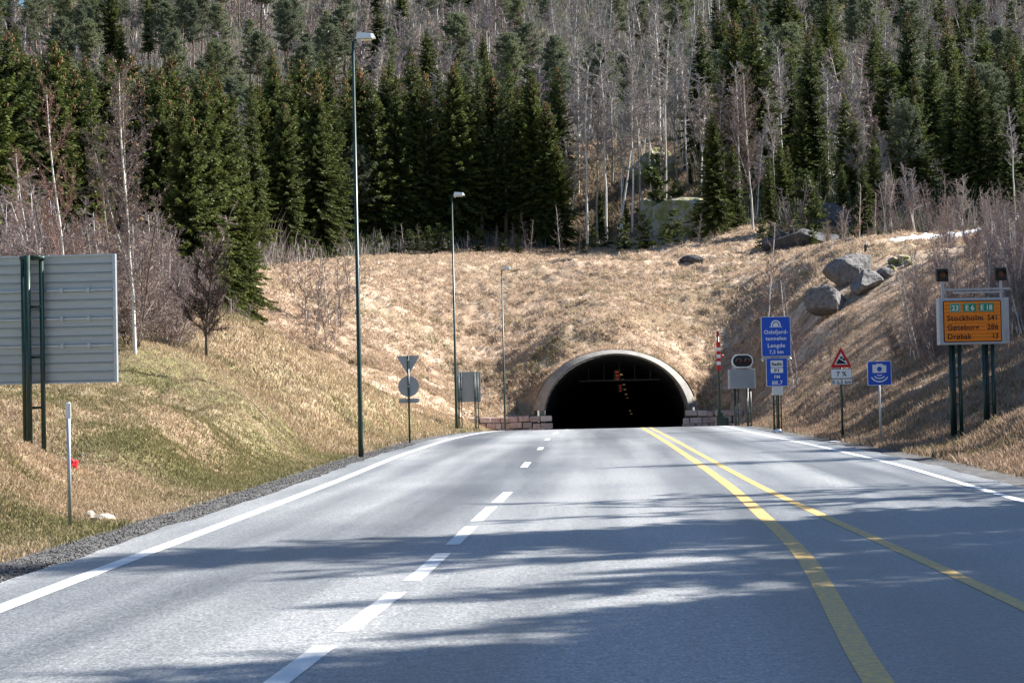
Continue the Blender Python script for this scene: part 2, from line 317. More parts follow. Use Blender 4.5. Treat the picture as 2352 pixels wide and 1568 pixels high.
def ground_colour(x, y, z):
    n1 = fbm(x * .07, y * .07, 4, 40); n2 = fbm(x * .5, y * .5, 4, 50); n3 = fbm(x * 2.2, y * 2.2, 3, 60)
    tan = np.array((.36, .26, .18)); pale = np.array((.52, .41, .31)); olive = np.array((.19, .165, .08)); green = np.array((.13, .14, .05)); brown = np.array((.13, .085, .05)); soil = np.array((.07, .05, .035)); gravel = np.array((.10, .098, .098))
    c = mix3(np.broadcast_to(tan, x.shape + (3,)), pale, sstep(.45, .7, n2)); c = mix3(c, brown, sstep(.5, .72, n3) * .6); c = mix3(c, brown * 1.1, sstep(.48, .62, fbm(x * .22, y * .3, 4, 45)) * .4 * (y > 140))
    c = mix3(c, olive, sstep(.6, .75, n1) * .3 * (y > 120))
    left = (x < XL(y)) & (y < 140)
    near = sstep(135, 95, y) * (x < XL(y) + 1) * sstep(9, 2, (XL(y) - x) - 6) ; g = np.clip(sstep(135, 70, y) * (x < XL(y)) * (.25 + 1.2 * (n2 - .35)), 0, .7)
    c = mix3(c, olive, g); c = mix3(c, green, np.clip(sstep(115, 50, y) * (x < XL(y)) * sstep(.5, .68, fbm(x * .25, y * .25, 4, 70)) * .7, 0, 1))
    edge = np.maximum((XL(y) - 1.9) - x, x - (XR(y) + 1.7)); c = mix3(c, np.array((.13, .15, .04)), sstep(3.0, .6, edge) * sstep(.3, .6, n2) * .8 * (y < 130))
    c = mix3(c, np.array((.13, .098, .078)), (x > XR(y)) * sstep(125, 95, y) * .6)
    fo = sstep(-7, 7, y - forest_edge(x) + (n2 - .5) * 14); fcol = mix3(np.broadcast_to(brown, x.shape + (3,)), np.array((.09, .10, .03)), sstep(.4, .6, n2)); fcol = mix3(fcol, tan * .75, sstep(.55, .7, fbm(x * .09, y * .09, 3, 77)) * .8 * (y < 300))
    c = mix3(c, fcol, fo)
    c = mix3(c, gravel * (.7 + .6 * n3)[..., None], sstep(.25, -.15, edge + (n2 - .5) * 1.0) * (y < PY))
    # snow lying in patches on the shaded ground
    sp = fbm(x * .3, y * .8, 4, 90)
    def band(p, wd):
        best = np.full(x.shape, 1e9)
        for (ax, ay), (bx, by) in zip(p[:-1], p[1:]):
            t = np.clip(((x - ax) * (bx - ax) + (y - ay) * (by - ay)) / ((bx - ax) ** 2 + (by - ay) ** 2), 0, 1); best = np.minimum(best, np.hypot(x - ax - t * (bx - ax), y - ay - t * (by - ay)))
        return np.clip((wd - best) / wd, 0, 1)
    s1 = band(SN1, 2.2); s2 = band(SN2, 4.5); s3 = band(SN3, 3)
    sn = np.maximum(np.maximum(s1, s2), s3); c = mix3(c, np.array((.80, .83, .88)), sstep(.12, .3, sn - (sp - .3) * .8))
    return np.clip(c, 0, 1)
gc = ground_colour(GX, GY, GZ)
ny, nx = GX.shape; idx = np.arange(ny * nx).reshape(ny, nx)
q = np.stack([idx[:-1, :-1], idx[:-1, 1:], idx[1:, 1:], idx[1:, :-1]], -1).reshape(-1, 4)
fy0 = GY[:-1, :-1].ravel(); fy1 = GY[1:, :-1].ravel(); fx = (GX[:-1, :-1].ravel() + GX[1:, 1:].ravel()) / 2
q = q[~((fy0 < PY) & (fy1 > PY) & (np.abs(fx - PXC) < 6.45))]
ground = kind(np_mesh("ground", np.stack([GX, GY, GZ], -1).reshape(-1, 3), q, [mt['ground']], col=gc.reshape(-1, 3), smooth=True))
def hit(px, py, d0=20, d1=420):
    ds = np.arange(d0, d1, .5); pts = [P(px, py, float(d)) for d in ds]; hz_ = H(np.array([p.x for p in pts]), ds); k = np.where(np.array([p.z for p in pts]) < hz_)[0]
    return pts[k[0]] if len(k) else pts[-1]
# ------------------------------------------------------------------ road
def strip(name, xa, xb, y0, y1, dz, mat, parent=None, nx=2, step=1.0):
    yv = np.linspace(y0, y1, max(2, int((y1 - y0) / step) + 1)); a = xa(yv); b = xb(yv); t = np.linspace(0, 1, nx)[None]
    x = a[:, None] * (1 - t) + b[:, None] * t; y = np.repeat(yv[:, None], nx, 1); z = RZ(y) + dz; i = np.arange(x.size).reshape(x.shape)
    f = np.stack([i[:-1, :-1], i[:-1, 1:], i[1:, 1:], i[1:, :-1]], -1).reshape(-1, 4)
    return np_mesh(name, np.stack([x, y, z], -1).reshape(-1, 3), f, [mat], parent, smooth=True, uv=np.stack([x - XY(y), y], -1).reshape(-1, 2))
inx = lambda y, a, s: np.where(y > 150, PXC + s * 5.85 + (y - 152) * .067, a)
road = kind(strip("road", lambda y: inx(y, XL(y) - .75 + (fbm(y * .9, y * 0, 3, 8) - .5) * .25, -1), lambda y: inx(y, XR(y) + .75 + (fbm(y * .9, y * 0 + 9, 3, 8) - .5) * .25, 1), -30, 255, 0, mt['asphalt'], nx=10, step=.5))
off = lambda f, o: (lambda y: f(y) + o)
kind(strip("edge_line", off(XL, -.1), off(XL, .12), -30, 240, .004, mt['wpaint'], road)); kind(strip("edge_line", off(XR, -.08), off(XR, .08), -30, 240, .004, mt['wpaint'], road))
kind(strip("centre_line", off(XY, -.1), off(XY, .1), -30, 240, .004, mt['ypaint'], road)); kind(strip("centre_line", off(XY2, -.08), off(XY2, .08), -30, 240, .004, mt['ypaint'], road))
XD = crv([(-40, -1.7), (0, -1.7), (12, -1.72), (14.1, -1.42), (15.5, -1.3), (20, -.95), (31, -.38), (35, -.1), (46, .2), (60, .82), (71, 1.22), (82, 1.75), (105, 3.4), (152, 6.6), (300, 16.6)])
D0 = [(3.0, 5.9), (6.9, 9.9), (11.0, 14.05), (14.85, 17.7), (18.75, 21.9), (23.1, 26.2), (27.2, 30.6), (31.7, 35.0), (46.2, 49.5), (59.8, 62.4), (71.2, 73.8), (82, 85), (94, 97), (106, 109), (118, 121), (130, 133)]
for a, b in D0: kind(strip("lane_dash", off(XD, -.09), off(XD, .09), a, b, .004, mt['wpaint'], road, step=.5))
# ------------------------------------------------------------------ tunnel portal and walls
def arc(a, b, z0, n=48, xc=0.0):
    t0 = math.asin(max(-1, min(1, (z0 - PZC) / b))); ts = np.linspace(math.pi - t0, t0, n)
    return [(xc + a * math.cos(t), PZC + b * math.sin(t)) for t in ts]
port = thing("tunnel_portal", "round concrete tunnel mouth set in the dry grass slope", "tunnel portal", (PXC, PY, 0))
zf = .32; io = arc(IA, IB, zf); ii = arc(IA - .12, IB - .12, zf); oo = arc(OA, OB, zf, xc=-.06); oi = arc(OA - .1, OB - .05, zf, xc=-.06)
prof = [(ii, 1.2), (ii, -.55), (io, -1.25), (oi, -.45), (oo, -.3), (oo, 3.0)]
m = MB(); N = 48; vs = []
for cur, yo in prof: vs += [(x, yo, z) for x, z in cur]
fs = [(r_ * N + k, r_ * N + k + 1, (r_ + 1) * N + k + 1, (r_ + 1) * N + k) for r_ in range(5) for k in range(N - 1)]
fs += [tuple(r_ * N for r_ in range(6)), tuple(r_ * N + N - 1 for r_ in range(5, -1, -1))]
m.add(vs, fs); m.build("collar", mt['concrete'], port)
for s in (-1, 1):
    m = MB(); zr = float(RZ(PY)) - .3; x1 = s * (IA - .11); x2 = s * (IA + .3)
    m.box(min(x1, x2), max(x1, x2), -.9, 2.0, zr, zf - .003, bv=.02); m.build("jamb", mt['concrete'], port)
mt['lining'] = M_plain("dark_lining", (.022, .022, .022), .9, 0, .3, 1)  # near-black base colour over the whole lining
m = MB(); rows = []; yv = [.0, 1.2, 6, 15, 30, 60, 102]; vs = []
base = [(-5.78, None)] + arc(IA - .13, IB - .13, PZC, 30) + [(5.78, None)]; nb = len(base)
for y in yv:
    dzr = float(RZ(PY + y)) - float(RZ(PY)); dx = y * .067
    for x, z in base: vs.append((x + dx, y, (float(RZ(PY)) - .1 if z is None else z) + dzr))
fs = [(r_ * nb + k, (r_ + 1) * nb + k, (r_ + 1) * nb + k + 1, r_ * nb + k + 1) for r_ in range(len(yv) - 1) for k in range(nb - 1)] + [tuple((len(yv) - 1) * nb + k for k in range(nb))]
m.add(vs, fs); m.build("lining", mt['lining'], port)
def stone_wall(name, label, x0, x1, y0, y1, top0, top1, bot):
    t = thing(name, label, "stone wall", ((x0 + x1) / 2, (y0 + y1) / 2, bot)); Lw = math.hypot(x1 - x0, y1 - y0); ang = math.atan2(y1 - y0, x1 - x0); t.rotation_euler = (0, 0, ang)
    m = MB(); rz = bot; rnd = random.Random(len(label)); zc = 0; cr = 0
    while zc < max(top0, top1) - bot - .1:
        h = rnd.uniform(.42, .6); x = -Lw / 2 - rnd.uniform(0, .4)
        while x < Lw / 2:
            wd = rnd.uniform(.5, 1.15); xm = (x + wd / 2 + Lw / 2) / Lw; tp = top0 + (top1 - top0) * xm - bot
            if zc + h * .5 < tp:
                d = rnd.uniform(-.07, .07); m.M = Matrix.Rotation(rnd.uniform(-.03, .03), 4, 'Y'); m.box(x + .02, x + wd - .02, -.3 + d, .4, zc + .015, zc + h - .015, rnd.choice((0, 0, 1, 2)), bv=.06)
            x += wd
        zc += h
    m.build("stones", [mt['st1'], mt['st2'], mt['st3']], t)
    MB().box(-Lw / 2, Lw / 2, -.12, .3, 0, min(top0, top1) - bot - .25).build("joint_fill", mt['soilm'], t); return t
mt['st1'] = M_plain("pink_granite", (.50, .36, .31), .85, 0, .25, 3, .02); mt['st2'] = M_plain("pale_granite", (.56, .46, .41), .85, 0, .2, 3, .02); mt['st3'] = M_plain("grey_granite", (.40, .32, .29), .85, 0, .25, 3, .02); mt['soilm'] = M_plain("dark_mortar", (.08, .06, .05), .95, 0, .2, 4)
zb = float(RZ(150)) - .2
stone_wall("stone_wall", "pink granite block wall on the small white-topped side of the tunnel mouth by the lamps".replace("small white-topped side", "street lamp side").replace(" by the lamps", ""), P(1040, 970, 149.8).x, P(1241, 970, 149.8).x, 149.7, 150.6, -.35, -.15, zb)
stone_wall("stone_wall", "pinkish block wall between the tunnel mouth and the boom barrier", P(1579, 960, 149.8).x, P(1745, 960, 149.8).x, 150.6, 149.4, -.05, .2, zb)
# hanging gantry and lit signals inside the tunnel
g = thing("tunnel_gantry", "thin horizontal steel gantry hanging just inside the tunnel roof", "gantry", (PXC, PY + 6, 0)); zr6 = 3.0
m = MB(); a = P(1330, 877, PY + 6); b = P(1516, 869, PY + 6); zz = (a.z + b.z) / 2
m.box(a.x - PXC, b.x - PXC, -.06, .06, zz - .06, zz + .06); m.build("crossbar", mt['alu_dk'], g)
for k in range(5):
    x = (a.x - PXC) + (b.x - a.x) * (.12 + .19 * k); hh = PZC + (IB - .2) * math.sqrt(max(0, 1 - ((x - .4) / IA) ** 2)) - .45; MB().box(x - .03, x + .03, -.03, .03, zz + .06, hh).build("hanger", mt['alu_dk'], g)
mt['sig'] = M_emit("red_signal_light", (1.0, .10, .015), .03); mt['tl'] = M_emit("tunnel_lamp_light", (1.0, .75, .35), .03)
for i, (px, py, d, sz) in enumerate(((1417.5, 862, 162, .5), (1425, 891, 176, .38))):
    p = P(px, py, d); t = thing("lane_signal", ["larger glowing red lane signal hanging in the tunnel above the crossbar", "smaller glowing red lane signal hanging lower and deeper in the tunnel"][i], "signal", p)
    MB().box(-sz * .6, sz * .6, 0, .15, -sz, sz).build("housing", mt['black'], t); m = MB()
    for k in (-1, 0, 1): m.box(-sz * .3, sz * .3, -.03, -.002, k * sz * .62 - sz * .2, k * sz * .62 + sz * .14)
    m.build("light", mt['sig'], t)
TL = [(1427, 860, 160), (1430, 872, 170), (1433, 883, 178), (1435, 894, 188), (1438, 905, 198), (1441, 913, 206), (1447, 943, 222), (1450, 950, 230)]
words = ["first and brightest", "second", "third", "fourth", "fifth", "sixth", "seventh", "last and faintest"]
for i, (px, py, d) in enumerate(TL):
    p = P(px, py, d); t = thing("tunnel_lamp", words[i] + " in the string of tiny lamps going down the dark tunnel", "tunnel lamp", p, group="roof lamps in the tunnel")
    MB().box(-.14, .14, 0, .3, -.07, .1).build("housing", mt['black'], t); MB().box(-.12, .12, -.02, -.002, -.06, .06).build("light", mt['tl'], t)
# ------------------------------------------------------------------ signs and street furniture
def ground_at(px, d): p = P(px, 900, d); return p.x
def lattice(name, parent, x, y, h, gap=.14, r=.022, third=-.8, rung=.6, z0=-.3):
    m = MB(); m.tube([(x - gap / 2, y, z0), (x - gap / 2, y, h)], r, 8); m.tube([(x + gap / 2, y, z0), (x + gap / 2, y, h)], r, 8)
    if third: m.tube([(x - gap * .1, y + gap * third, z0), (x - gap * .1, y + gap * third, h)], r, 8)
    z = .15
    while z < h:
        m.box(x - gap / 2, x + gap / 2, y - .012, y + .012, z, z + .035); z += rung
    return m.build(name, mt['post'], parent, True)
# big sign seen from behind
d = 38.0; K38 = d / F; b = P(88, 1082, d); t = thing("road_sign", "large grey ribbed sign back on green lattice mast by the grass bank", "road sign", b, R(-2))
zt = (1082 - 587) * K38; zb_ = (1082 - 882) * K38; xr_ = (266 - 88 + 9) * K38; xl_ = xr_ - 4.3
m = MB(); nrib = 14; z = zb_ + .03; hh = (zt - zb_ - .06) / nrib
for k in range(nrib):
    m.box(xl_, xr_ - .05, .0, .05, z + k * hh + .034, z + (k + 1) * hh); m.box(xl_, xr_ - .05, .035, .05, z + k * hh, z + k * hh + .033); m.box(xl_, xr_ - .05, -.03, -.001, z + (k + 1) * hh - .012, z + (k + 1) * hh)
m.build("panel", mt['alu'], t)
m = MB(); m.box(xr_ - .06, xr_, -.05, .07, zb_, zt); m.box(xl_, xr_ - .062, -.04, .06, zt - .03, zt); m.box(xl_, xr_ - .062, -.04, .06, zb_, zb_ + .03); m.build("frame", mt['galv'], t)
for fz in (.28, .5, .71):
    z = zt - (zt - zb_) * fz; m = MB(); m.box(xl_, xr_ - .07, -.065, -.022, z - .02, z + .02)
    for xx in (.55, 1.1): m.box(xx - .03, xx + .03, -.085, -.067, z - .05, z + .05)
    m.build("rail", mt['galv'], t)
for x0 in (0.0, -2.7):
    m = MB()
    for xx, yy_, rr in ((-.2, -.16, .055), (-.07, -.32, .06), (.17, -.16, .05)): m.tube([(x0 + xx, yy_, -.4), (x0 + xx, yy_, zt - .02)], rr, 12)
    z = .25
    while z < zt: m.box(x0 - .07, x0 + .17, -.25, -.19, z, z + .05); z += 1.02
    m.box(x0 - .25, x0 + .24, -.24, -.1, zt - .1, zt - .03); m.build("mast", mt['post'], t, True)
    m = MB(); m.box(x0 - .28, x0 + .3, -.42, -.02, .0, .04); m.build("base_plate", mt['galv'], t)
tag(MB().box(-.2, .24, -.22, .2, -.35, .07, bv=.03).build("concrete_footing", mt['concrete']), "pale concrete block half buried in grass by the lattice mast foot", "footing").location = (lambda p: (p.x, p.y, H(p.x, p.y) + .2))(P(118, 1094, 36.5))
# delineator post
b = P(160, 1160, 28); t = thing("marker_post", "slim grey roadside post with a small white plate on the grass bank", "marker post", b)
hh = 236 * 28 / F; MB().tube([(0, 0, -.3), (0, 0, hh)], .03, 12).build("post", mt['galv'], t, True); MB().box(-.028, .052, -.055, -.033, hh - .25, hh - .01, bv=.008).build("plate", mt['white'], t)
# street lamps
def lamp(px, py, d, H_, label):
    b = P(px, py, d); b.z = min(b.z, H(b.x, b.y) + .1) if d > 120 else b.z
    t = thing("street_lamp", label, "street lamp", b, group="street lamps beside the carriageway")
    m = MB(); m.tube([(0, 0, -.5), (0, 0, .9), (0, 0, .95), (0, 0, H_ - .03)], [.085, .085, .075, .04], 14); m.build("pole", mt['post'], t, True)
    m = MB(); m.tube([(0, 0, H_ - .05), (.04, 0, H_ + .0), (.12, 0, H_ + .01), (.2, 0, H_ + .01)], .028, 10); m.build("arm", mt['post'], t, True)
    hd = thing_part = bpy.data.objects.new("lamp_head", None); bpy.data.objects.remove(hd)
    L = .62; wv = .26; m = MB(); x0 = .1; z0 = H_ + .05
    lo = [(x0, -wv / 2), (x0 + L * .78, -wv / 2), (x0 + L, -wv / 3), (x0 + L, wv / 3), (x0 + L * .78, wv / 2), (x0, wv / 2)]; n6 = 6
    hi = [(x0 + .05, -wv * .3), (x0 + L * .74, -wv * .28), (x0 + L * .88, -wv * .2), (x0 + L * .88, wv * .2), (x0 + L * .74, wv * .28), (x0 + .05, wv * .3)]
    m.add([(x, y, z0) for x, y in lo] + [(x, y, z0 + .2 - .05 * k) for (x, y), k in zip(hi, (0, .8, 1, 1, .8, 0))], [tuple(range(5, -1, -1)), tuple(range(6, 12))] + [(i, (i + 1) % 6, (i + 1) % 6 + 6, i + 6) for i in range(6)])
    hdo = m.build("lamp_head", mt['white'], t); MB().box(x0 + .12, x0 + L * .8, -.1, .1, z0 - .05, z0 - .002, bv=.02).build("glass", mt['lensw'], hdo)
    MB().box(x0 + .02, x0 + .14, -.05, .05, z0 - .1, z0 - .001, bv=.02).build("bracket", mt['galv'], t)
mt['lensw'] = M_plain("lamp_glass", (.45, .42, .33), .2, 0, .1, 5)
lamp(829, 1031, 58, 12.75, "tall slim green street lamp nearest the camera, left of the carriageway")
lamp(1049, 990, 101, 12.72, "middle street lamp of three, beside the small ribbed sign back")
lamp(1160.5, 995, 141, 12.75, "farthest street lamp of three, before the stone wall by the tunnel")
# triangle + disc signs seen from behind
d = 74; k = d / F; b = P(941, 1007, d); t = thing("road_sign", "triangular and round grey sign backs stacked on one black post", "road sign", b, R(4)); hh = 190 * k
MB().tube([(0, 0, -.4), (0, 0, hh)], .04, 12).build("post", mt['post'], t, True)
tri = lambda w_, zt_, hgt, up_=False: [(-w_ / 2, zt_), (0, zt_ - hgt), (w_ / 2, zt_)]
w_ = 50 * k; m = MB(); z1 = hh; h1 = 42 * k
m.prism([(-.03, z1 - h1), (.03, z1 - h1), (w_ / 2, z1 - .05), (w_ / 2 - .02, z1), (-w_ / 2 + .02, z1), (-w_ / 2, z1 - .05)], .045, .06); m.build("triangular_plate", mt['alu_d'], t)
z2 = (1007 - 887) * k; r_ = 24 * k; m = MB(); m.prism([(r_ * math.cos(2 * math.pi * i / 32), z2 + r_ * math.sin(2 * math.pi * i / 32)) for i in range(32)], .045, .06); m.build("round_plate", mt['alu_d'], t)
z3 = (1007 - 920) * k; m = MB(); m.box(-23 * k, 23 * k, .045, .055, z3 - 5 * k, z3 + 5 * k); m.box(-23 * k, 23 * k, .03, .044, z3 + 3.4 * k, z3 + 4.6 * k); m.box(-23 * k, 23 * k, .03, .044, z3 - 4.6 * k, z3 - 3.4 * k); m.build("strip_plate", mt['alu_d'], t)
m = MB(); m.box(-.06, .06, -.05, .044, hh - .2, hh - .16); m.box(-.06, .06, -.05, .044, z2 - .02, z2 + .02); m.build("clamps", mt['galv'], t)
# small ribbed sign back
d = 107; k = d / F; b = P(1078, 988, d); t = thing("road_sign", "small grey ribbed sign back on two lattice legs behind the middle lamp", "road sign", b, R(-3)); z1 = (988 - 854) * k; z0 = (988 - 923) * k
m = MB(); n9 = 9; hh = (z1 - z0) / n9
for i in range(n9): m.box(-27 * k, 28 * k, .02, .06, z0 + i * hh + .02, z0 + (i + 1) * hh); m.box(-27 * k, 28 * k, .0, .058, z0 + i * hh, z0 + i * hh + .018)
m.build("panel", mt['alu_d'], t)
for xx in (-20 * k, 18 * k): lattice("leg", t, xx, -.08, z1, .2, .028, -.8, .55, -1.0)
# gantry sign in orange
d = 55; k = d / F; b = P(2241, 1003, d); t = thing("variable_sign", "orange distance sign in a grey frame on two dark lattice legs", "road sign", b, R(4))
X0, X1 = (2158 - 2241 + 5) * k, (2323 - 2241 + 5) * k; Z1 = (1003 - 684) * k; Z0 = (1003 - 791) * k
m = MB(); m.box(X0, X1, 0, .28, Z0, Z1, bv=.02); m.build("cabinet", mt['alu'], t)
ox0, ox1, oz0, oz1 = X0 + 10 * k, X0 + 146 * k, Z0 + 6 * k, Z1 - 6 * k
m = MB(); m.prism(rrect(ox1 - ox0, oz1 - oz0, .04, (ox0 + ox1) / 2, (oz0 + oz1) / 2), -.012, -.001, 0); m.prism(rrect(ox1 - ox0 - .03, oz1 - oz0 - .03, .035, (ox0 + ox1) / 2, (oz0 + oz1) / 2), -.016, -.0125, 1)
m.build("border", [mt['black'], mt['black']], t)
m = MB(); m.prism(rrect(ox1 - ox0 - .055, oz1 - oz0 - .055, .03, (ox0 + ox1) / 2, (oz0 + oz1) / 2), -.022, -.0165, 0)
pn = m.build("face", mt['orange'], t)
m = MB(); nl = 11
for i in range(1, nl):
    z = oz0 + .03 + (oz1 - oz0 - .06) * i / nl; m.box(ox0 + .035, ox1 - .035, -.0245, -.0225, z - .0035, z + .0035)
m.build("louvre_joints", mt['brownl'] if 'brownl' in mt else mt['black'], pn)
m = MB(); y_ = -.03
def row(s, num, zz, w1_, w2_): text(m, s, .168, ox0 + 8 * k, zz, y_, 0, 'LEFT', .004, spacing=1.06, fit=w1_ * k); text(m, num, .168, ox1 - 8 * k, zz, y_, 0, 'RIGHT', .004, spacing=1.05, fit=w2_ * k)
row("Stockholm", "541", oz0 + 49 * k, 84, 22); row("Gøteborg", "286", oz0 + 28 * k, 74, 26); row("Drøbak", "13", oz0 + 7 * k, 56, 12); m.build("lettering", mt['black'], pn)
for (cx_, ww, s) in ((28, 25, "23"), (62, 31, "E 6"), (101, 36, "E 18")):
    zc = oz1 - 16 * k; xc_ = ox0 + cx_ * k; m = MB(); m.prism(rrect(ww * k, 20 * k, .02, xc_, zc), -.026, -.0225); o = m.build("route_shield", mt['green'], pn)
    m = MB(); text(m, s, .15, xc_, zc - .075, -.031, 0, 'CENTER', .003, fit={'23': 16, 'E 6': 20, 'E 18': 27}[s] * k)
    wq, hq = ww * k - .03, 20 * k - .03
    if s == "23":
        for (a1, a2, c1, c2) in ((-wq / 2, wq / 2, hq / 2 - .008, hq / 2), (-wq / 2, wq / 2, -hq / 2, -hq / 2 + .008), (-wq / 2, -wq / 2 + .008, -hq / 2 + .01, hq / 2 - .01), (wq / 2 - .008, wq / 2, -hq / 2 + .01, hq / 2 - .01)): m.box(xc_ + a1, xc_ + a2, -.03, -.0265, zc + c1, zc + c2)
    else:
        nd = 7
        for i in range(nd):
            xx = -wq / 2 + wq * i / nd
            for zz in (hq / 2 - .008, -hq / 2): m.box(xc_ + xx, xc_ + xx + wq / nd * .55, -.03, -.0265, zc + zz, zc + zz + .008)
    m.build("lettering", mt['white'], o)
m = MB(); text(m, "", .03, 0, 0, 0)
m = MB()
for i in range(4): m.box(X1 - 9.5 * k, X1 - 6 * k, -.012, -.001, Z0 + (9 + i * 7) * k, Z0 + (13 + i * 7) * k)
m.build("maker_mark", mt['alu_d'], t)
m = MB(); m.box(X0 + 13 * k, X1 + 5 * k, .02, .1, Z1 + 18 * k, Z1 + 22.5 * k); m.box(X0 + 36 * k, X1 - 11 * k, .0, .08, Z1 + 11 * k, Z1 + 15 * k)
m.box(X0 + 9 * k, X0 + 15 * k, .04, .12, Z1, Z1 + 40 * k) ; m.box(X1 - 18 * k, X1 - 13.5 * k, .04, .12, Z1, Z1 + 40 * k)
for xx in (60, 75, 90, 104): m.box(X0 + xx * k, X0 + (xx + 2) * k, -.006, -.001, Z1 + 11.5 * k, Z1 + 14 * k)
m.build("top_rail", mt['galv'], t)
for xx in (X0 + 12 * k, X1 - 16 * k):
    m = MB(); zc = Z1 + 54 * k; m.box(xx - 14 * k, xx + 14 * k, .02, .16, zc - 15 * k, zc + 15 * k, bv=.02); o = m.build("flasher", mt['black'], t)
    m = MB(); m.prism([(xx + 7 * k * math.cos(q_), zc + 7 * k * math.sin(q_)) for q_ in np.linspace(0, 2 * math.pi, 24, endpoint=False)], .0, .018); m.build("lens", mt['amber'], o)
    m = MB(); n_a = 12
    for j in range(n_a):
        a1 = math.pi * j / n_a; a2 = math.pi * (j + 1) / n_a; rr = 9.5 * k
        m.add([(xx + rr * math.cos(a1), .018, zc + rr * math.sin(a1)), (xx + rr * math.cos(a2), .018, zc + rr * math.sin(a2)), (xx + rr * math.cos(a2), -.14, zc + rr * math.sin(a2)), (xx + rr * math.cos(a1), -.14, zc + rr * math.sin(a1))], [(0, 1, 2, 3)])
    m.build("hood", mt['black'], o)
for xx, zz0 in ((-40 * k, -.5), (38 * k, -.3)): lattice("leg", t, xx, .12, Z0, .27, .058, .3, .8, zz0); 
for o in [c for c in t.children if c.name.startswith("leg")]:
    pass
# blue camera sign
def face(t, w_, h_, zc, name="face", mat='blue', y=-.05, r=.05, border='white', bw=.022, xc=0.0):
    m = MB(); m.prism(rrect(w_, h_, r, xc, zc), y, y + .02); o = m.build(name, mt[border], t)
    m = MB(); m.prism(rrect(w_ - 2 * bw, h_ - 2 * bw, r * .7, xc, zc), y - .004, y - .0005); m.build("field", mt[mat], o); return o
d = 58; k = d / F; b = P(2023, 1007, d); t = thing("road_sign", "square blue camera sign on a slim grey post", "road sign", b, R(5)); zc = (1007 - 857) * k; s_ = 56 * k
MB().tube([(0, 0, -.4), (0, 0, zc + s_ / 2 - .05)], .03, 12).build("post", mt['bluegrey'] if 'bluegrey' in mt else mt['galv'], t, True)
o = face(t, s_, s_, zc, r=.04, bw=.018); m = MB(); y_ = -.0575; u = s_
m.prism([(-.29 * u, zc + .02 * u), (.29 * u, zc + .02 * u), (.29 * u, zc + .33 * u), (.17 * u, zc + .33 * u), (.12 * u, zc + .385 * u), (-.13 * u, zc + .385 * u), (-.17 * u, zc + .33 * u), (-.2 * u, zc + .33 * u), (-.2 * u, zc + .36 * u), (-.27 * u, zc + .36 * u), (-.27 * u, zc + .33 * u), (-.29 * u, zc + .33 * u)], y_, -.0545)
def arcband(m, cx_, cz_, r0, r1, a0, a1, y0, y1, n=14, mi=0):
    A = [R(a0 + (a1 - a0) * i / n) for i in range(n + 1)]
    for p_, q_ in zip(A[:-1], A[1:]):
        m.prism([(cx_ + r0 * math.cos(p_), cz_ + r0 * math.sin(p_)), (cx_ + r1 * math.cos(p_), cz_ + r1 * math.sin(p_)), (cx_ + r1 * math.cos(q_), cz_ + r1 * math.sin(q_)), (cx_ + r0 * math.cos(q_), cz_ + r0 * math.sin(q_))], y0, y1, mi)
cz_ = zc + .06 * u
for r0, r1, sp in ((.13, .17, 40), (.25, .295, 50), (.38, .43, 57)): arcband(m, 0, cz_, r0 * u, r1 * u, 270 - sp, 270 + sp, y_, -.0545)
m.build("camera_symbol", mt['white'], o)
m = MB(); m.prism([(.1 * u * math.cos(q_), zc + .17 * u + .1 * u * math.sin(q_)) for q_ in np.linspace(0, 2 * math.pi, 24, endpoint=False)], -.061, -.058); m.build("lens_symbol", mt['blue'], o)
# triangular gradient warning sign
d = 65; k = d / F; b = P(1935.5, 1000, d); t = thing("road_sign", "red bordered triangle steep hill sign above white plates on a black post", "road sign", b, R(4))
MB().tube([(0, 0, -.5), (0, 0, 190 * k)], .042, 12).build("post", mt['post'], t, True)
zb_ = (1000 - 844) * k; zt = (1000 - 797) * k
def rtri(w_, z0, z1, r=.03):
    c = [(-w_ / 2, z0), (w_ / 2, z0), (0, z1)]; out = []; cen = (0, (2 * z0 + z1) / 3)
    for i in range(3):
        p0 = Vector(c[i]); pa = Vector(c[i - 1]); pb = Vector(c[(i + 1) % 3]); a1 = p0 + (pa - p0).normalized() * r * 1.6; b1 = p0 + (pb - p0).normalized() * r * 1.6; mid = (a1 + b1) / 2 * .45 + p0 * .55
        out += [tuple(a1), tuple(mid), tuple(b1)]
    return out
m = MB(); m.prism(rtri(50 * k, zb_, zt), -.06, -.045); o = m.build("triangle_plate", mt['red'], t)
m = MB(); m.prism(rtri(50 * k * .62, zb_ + 7 * k, zt - 12.5 * k, .012), -.064, -.0605); m.build("field", mt['white'], o)
m = MB(); m.prism([(-12.5 * k, zb_ + 8.6 * k), (14 * k, zb_ + 8.6 * k), (-5.5 * k, zb_ + 20.5 * k)], -.067, -.0645)
sl = math.atan2(-11.9, 19.5); M0 = Matrix.Translation((2.2 * k, 0, zb_ + 18.4 * k)) @ Matrix.Rotation(-sl, 4, 'Y'); m.M = M0
m.prism([(-7 * k, .8 * k), (7.2 * k, .8 * k), (7.2 * k, 3.3 * k), (4.5 * k, 3.9 * k), (2.8 * k, 6.4 * k), (-4 * k, 6.4 * k), (-6 * k, 3.9 * k), (-7 * k, 3.4 * k)], -.067, -.0645)
for xx in (-4.2, 4.2): m.prism([(xx * k + 1.6 * k * math.cos(q_), .6 * k + 1.6 * k * math.sin(q_)) for q_ in np.linspace(0, 2 * math.pi, 12, endpoint=False)], -.0675, -.0672)
m.M = Matrix(); m.build("car_on_slope_symbol", mt['black'], o)
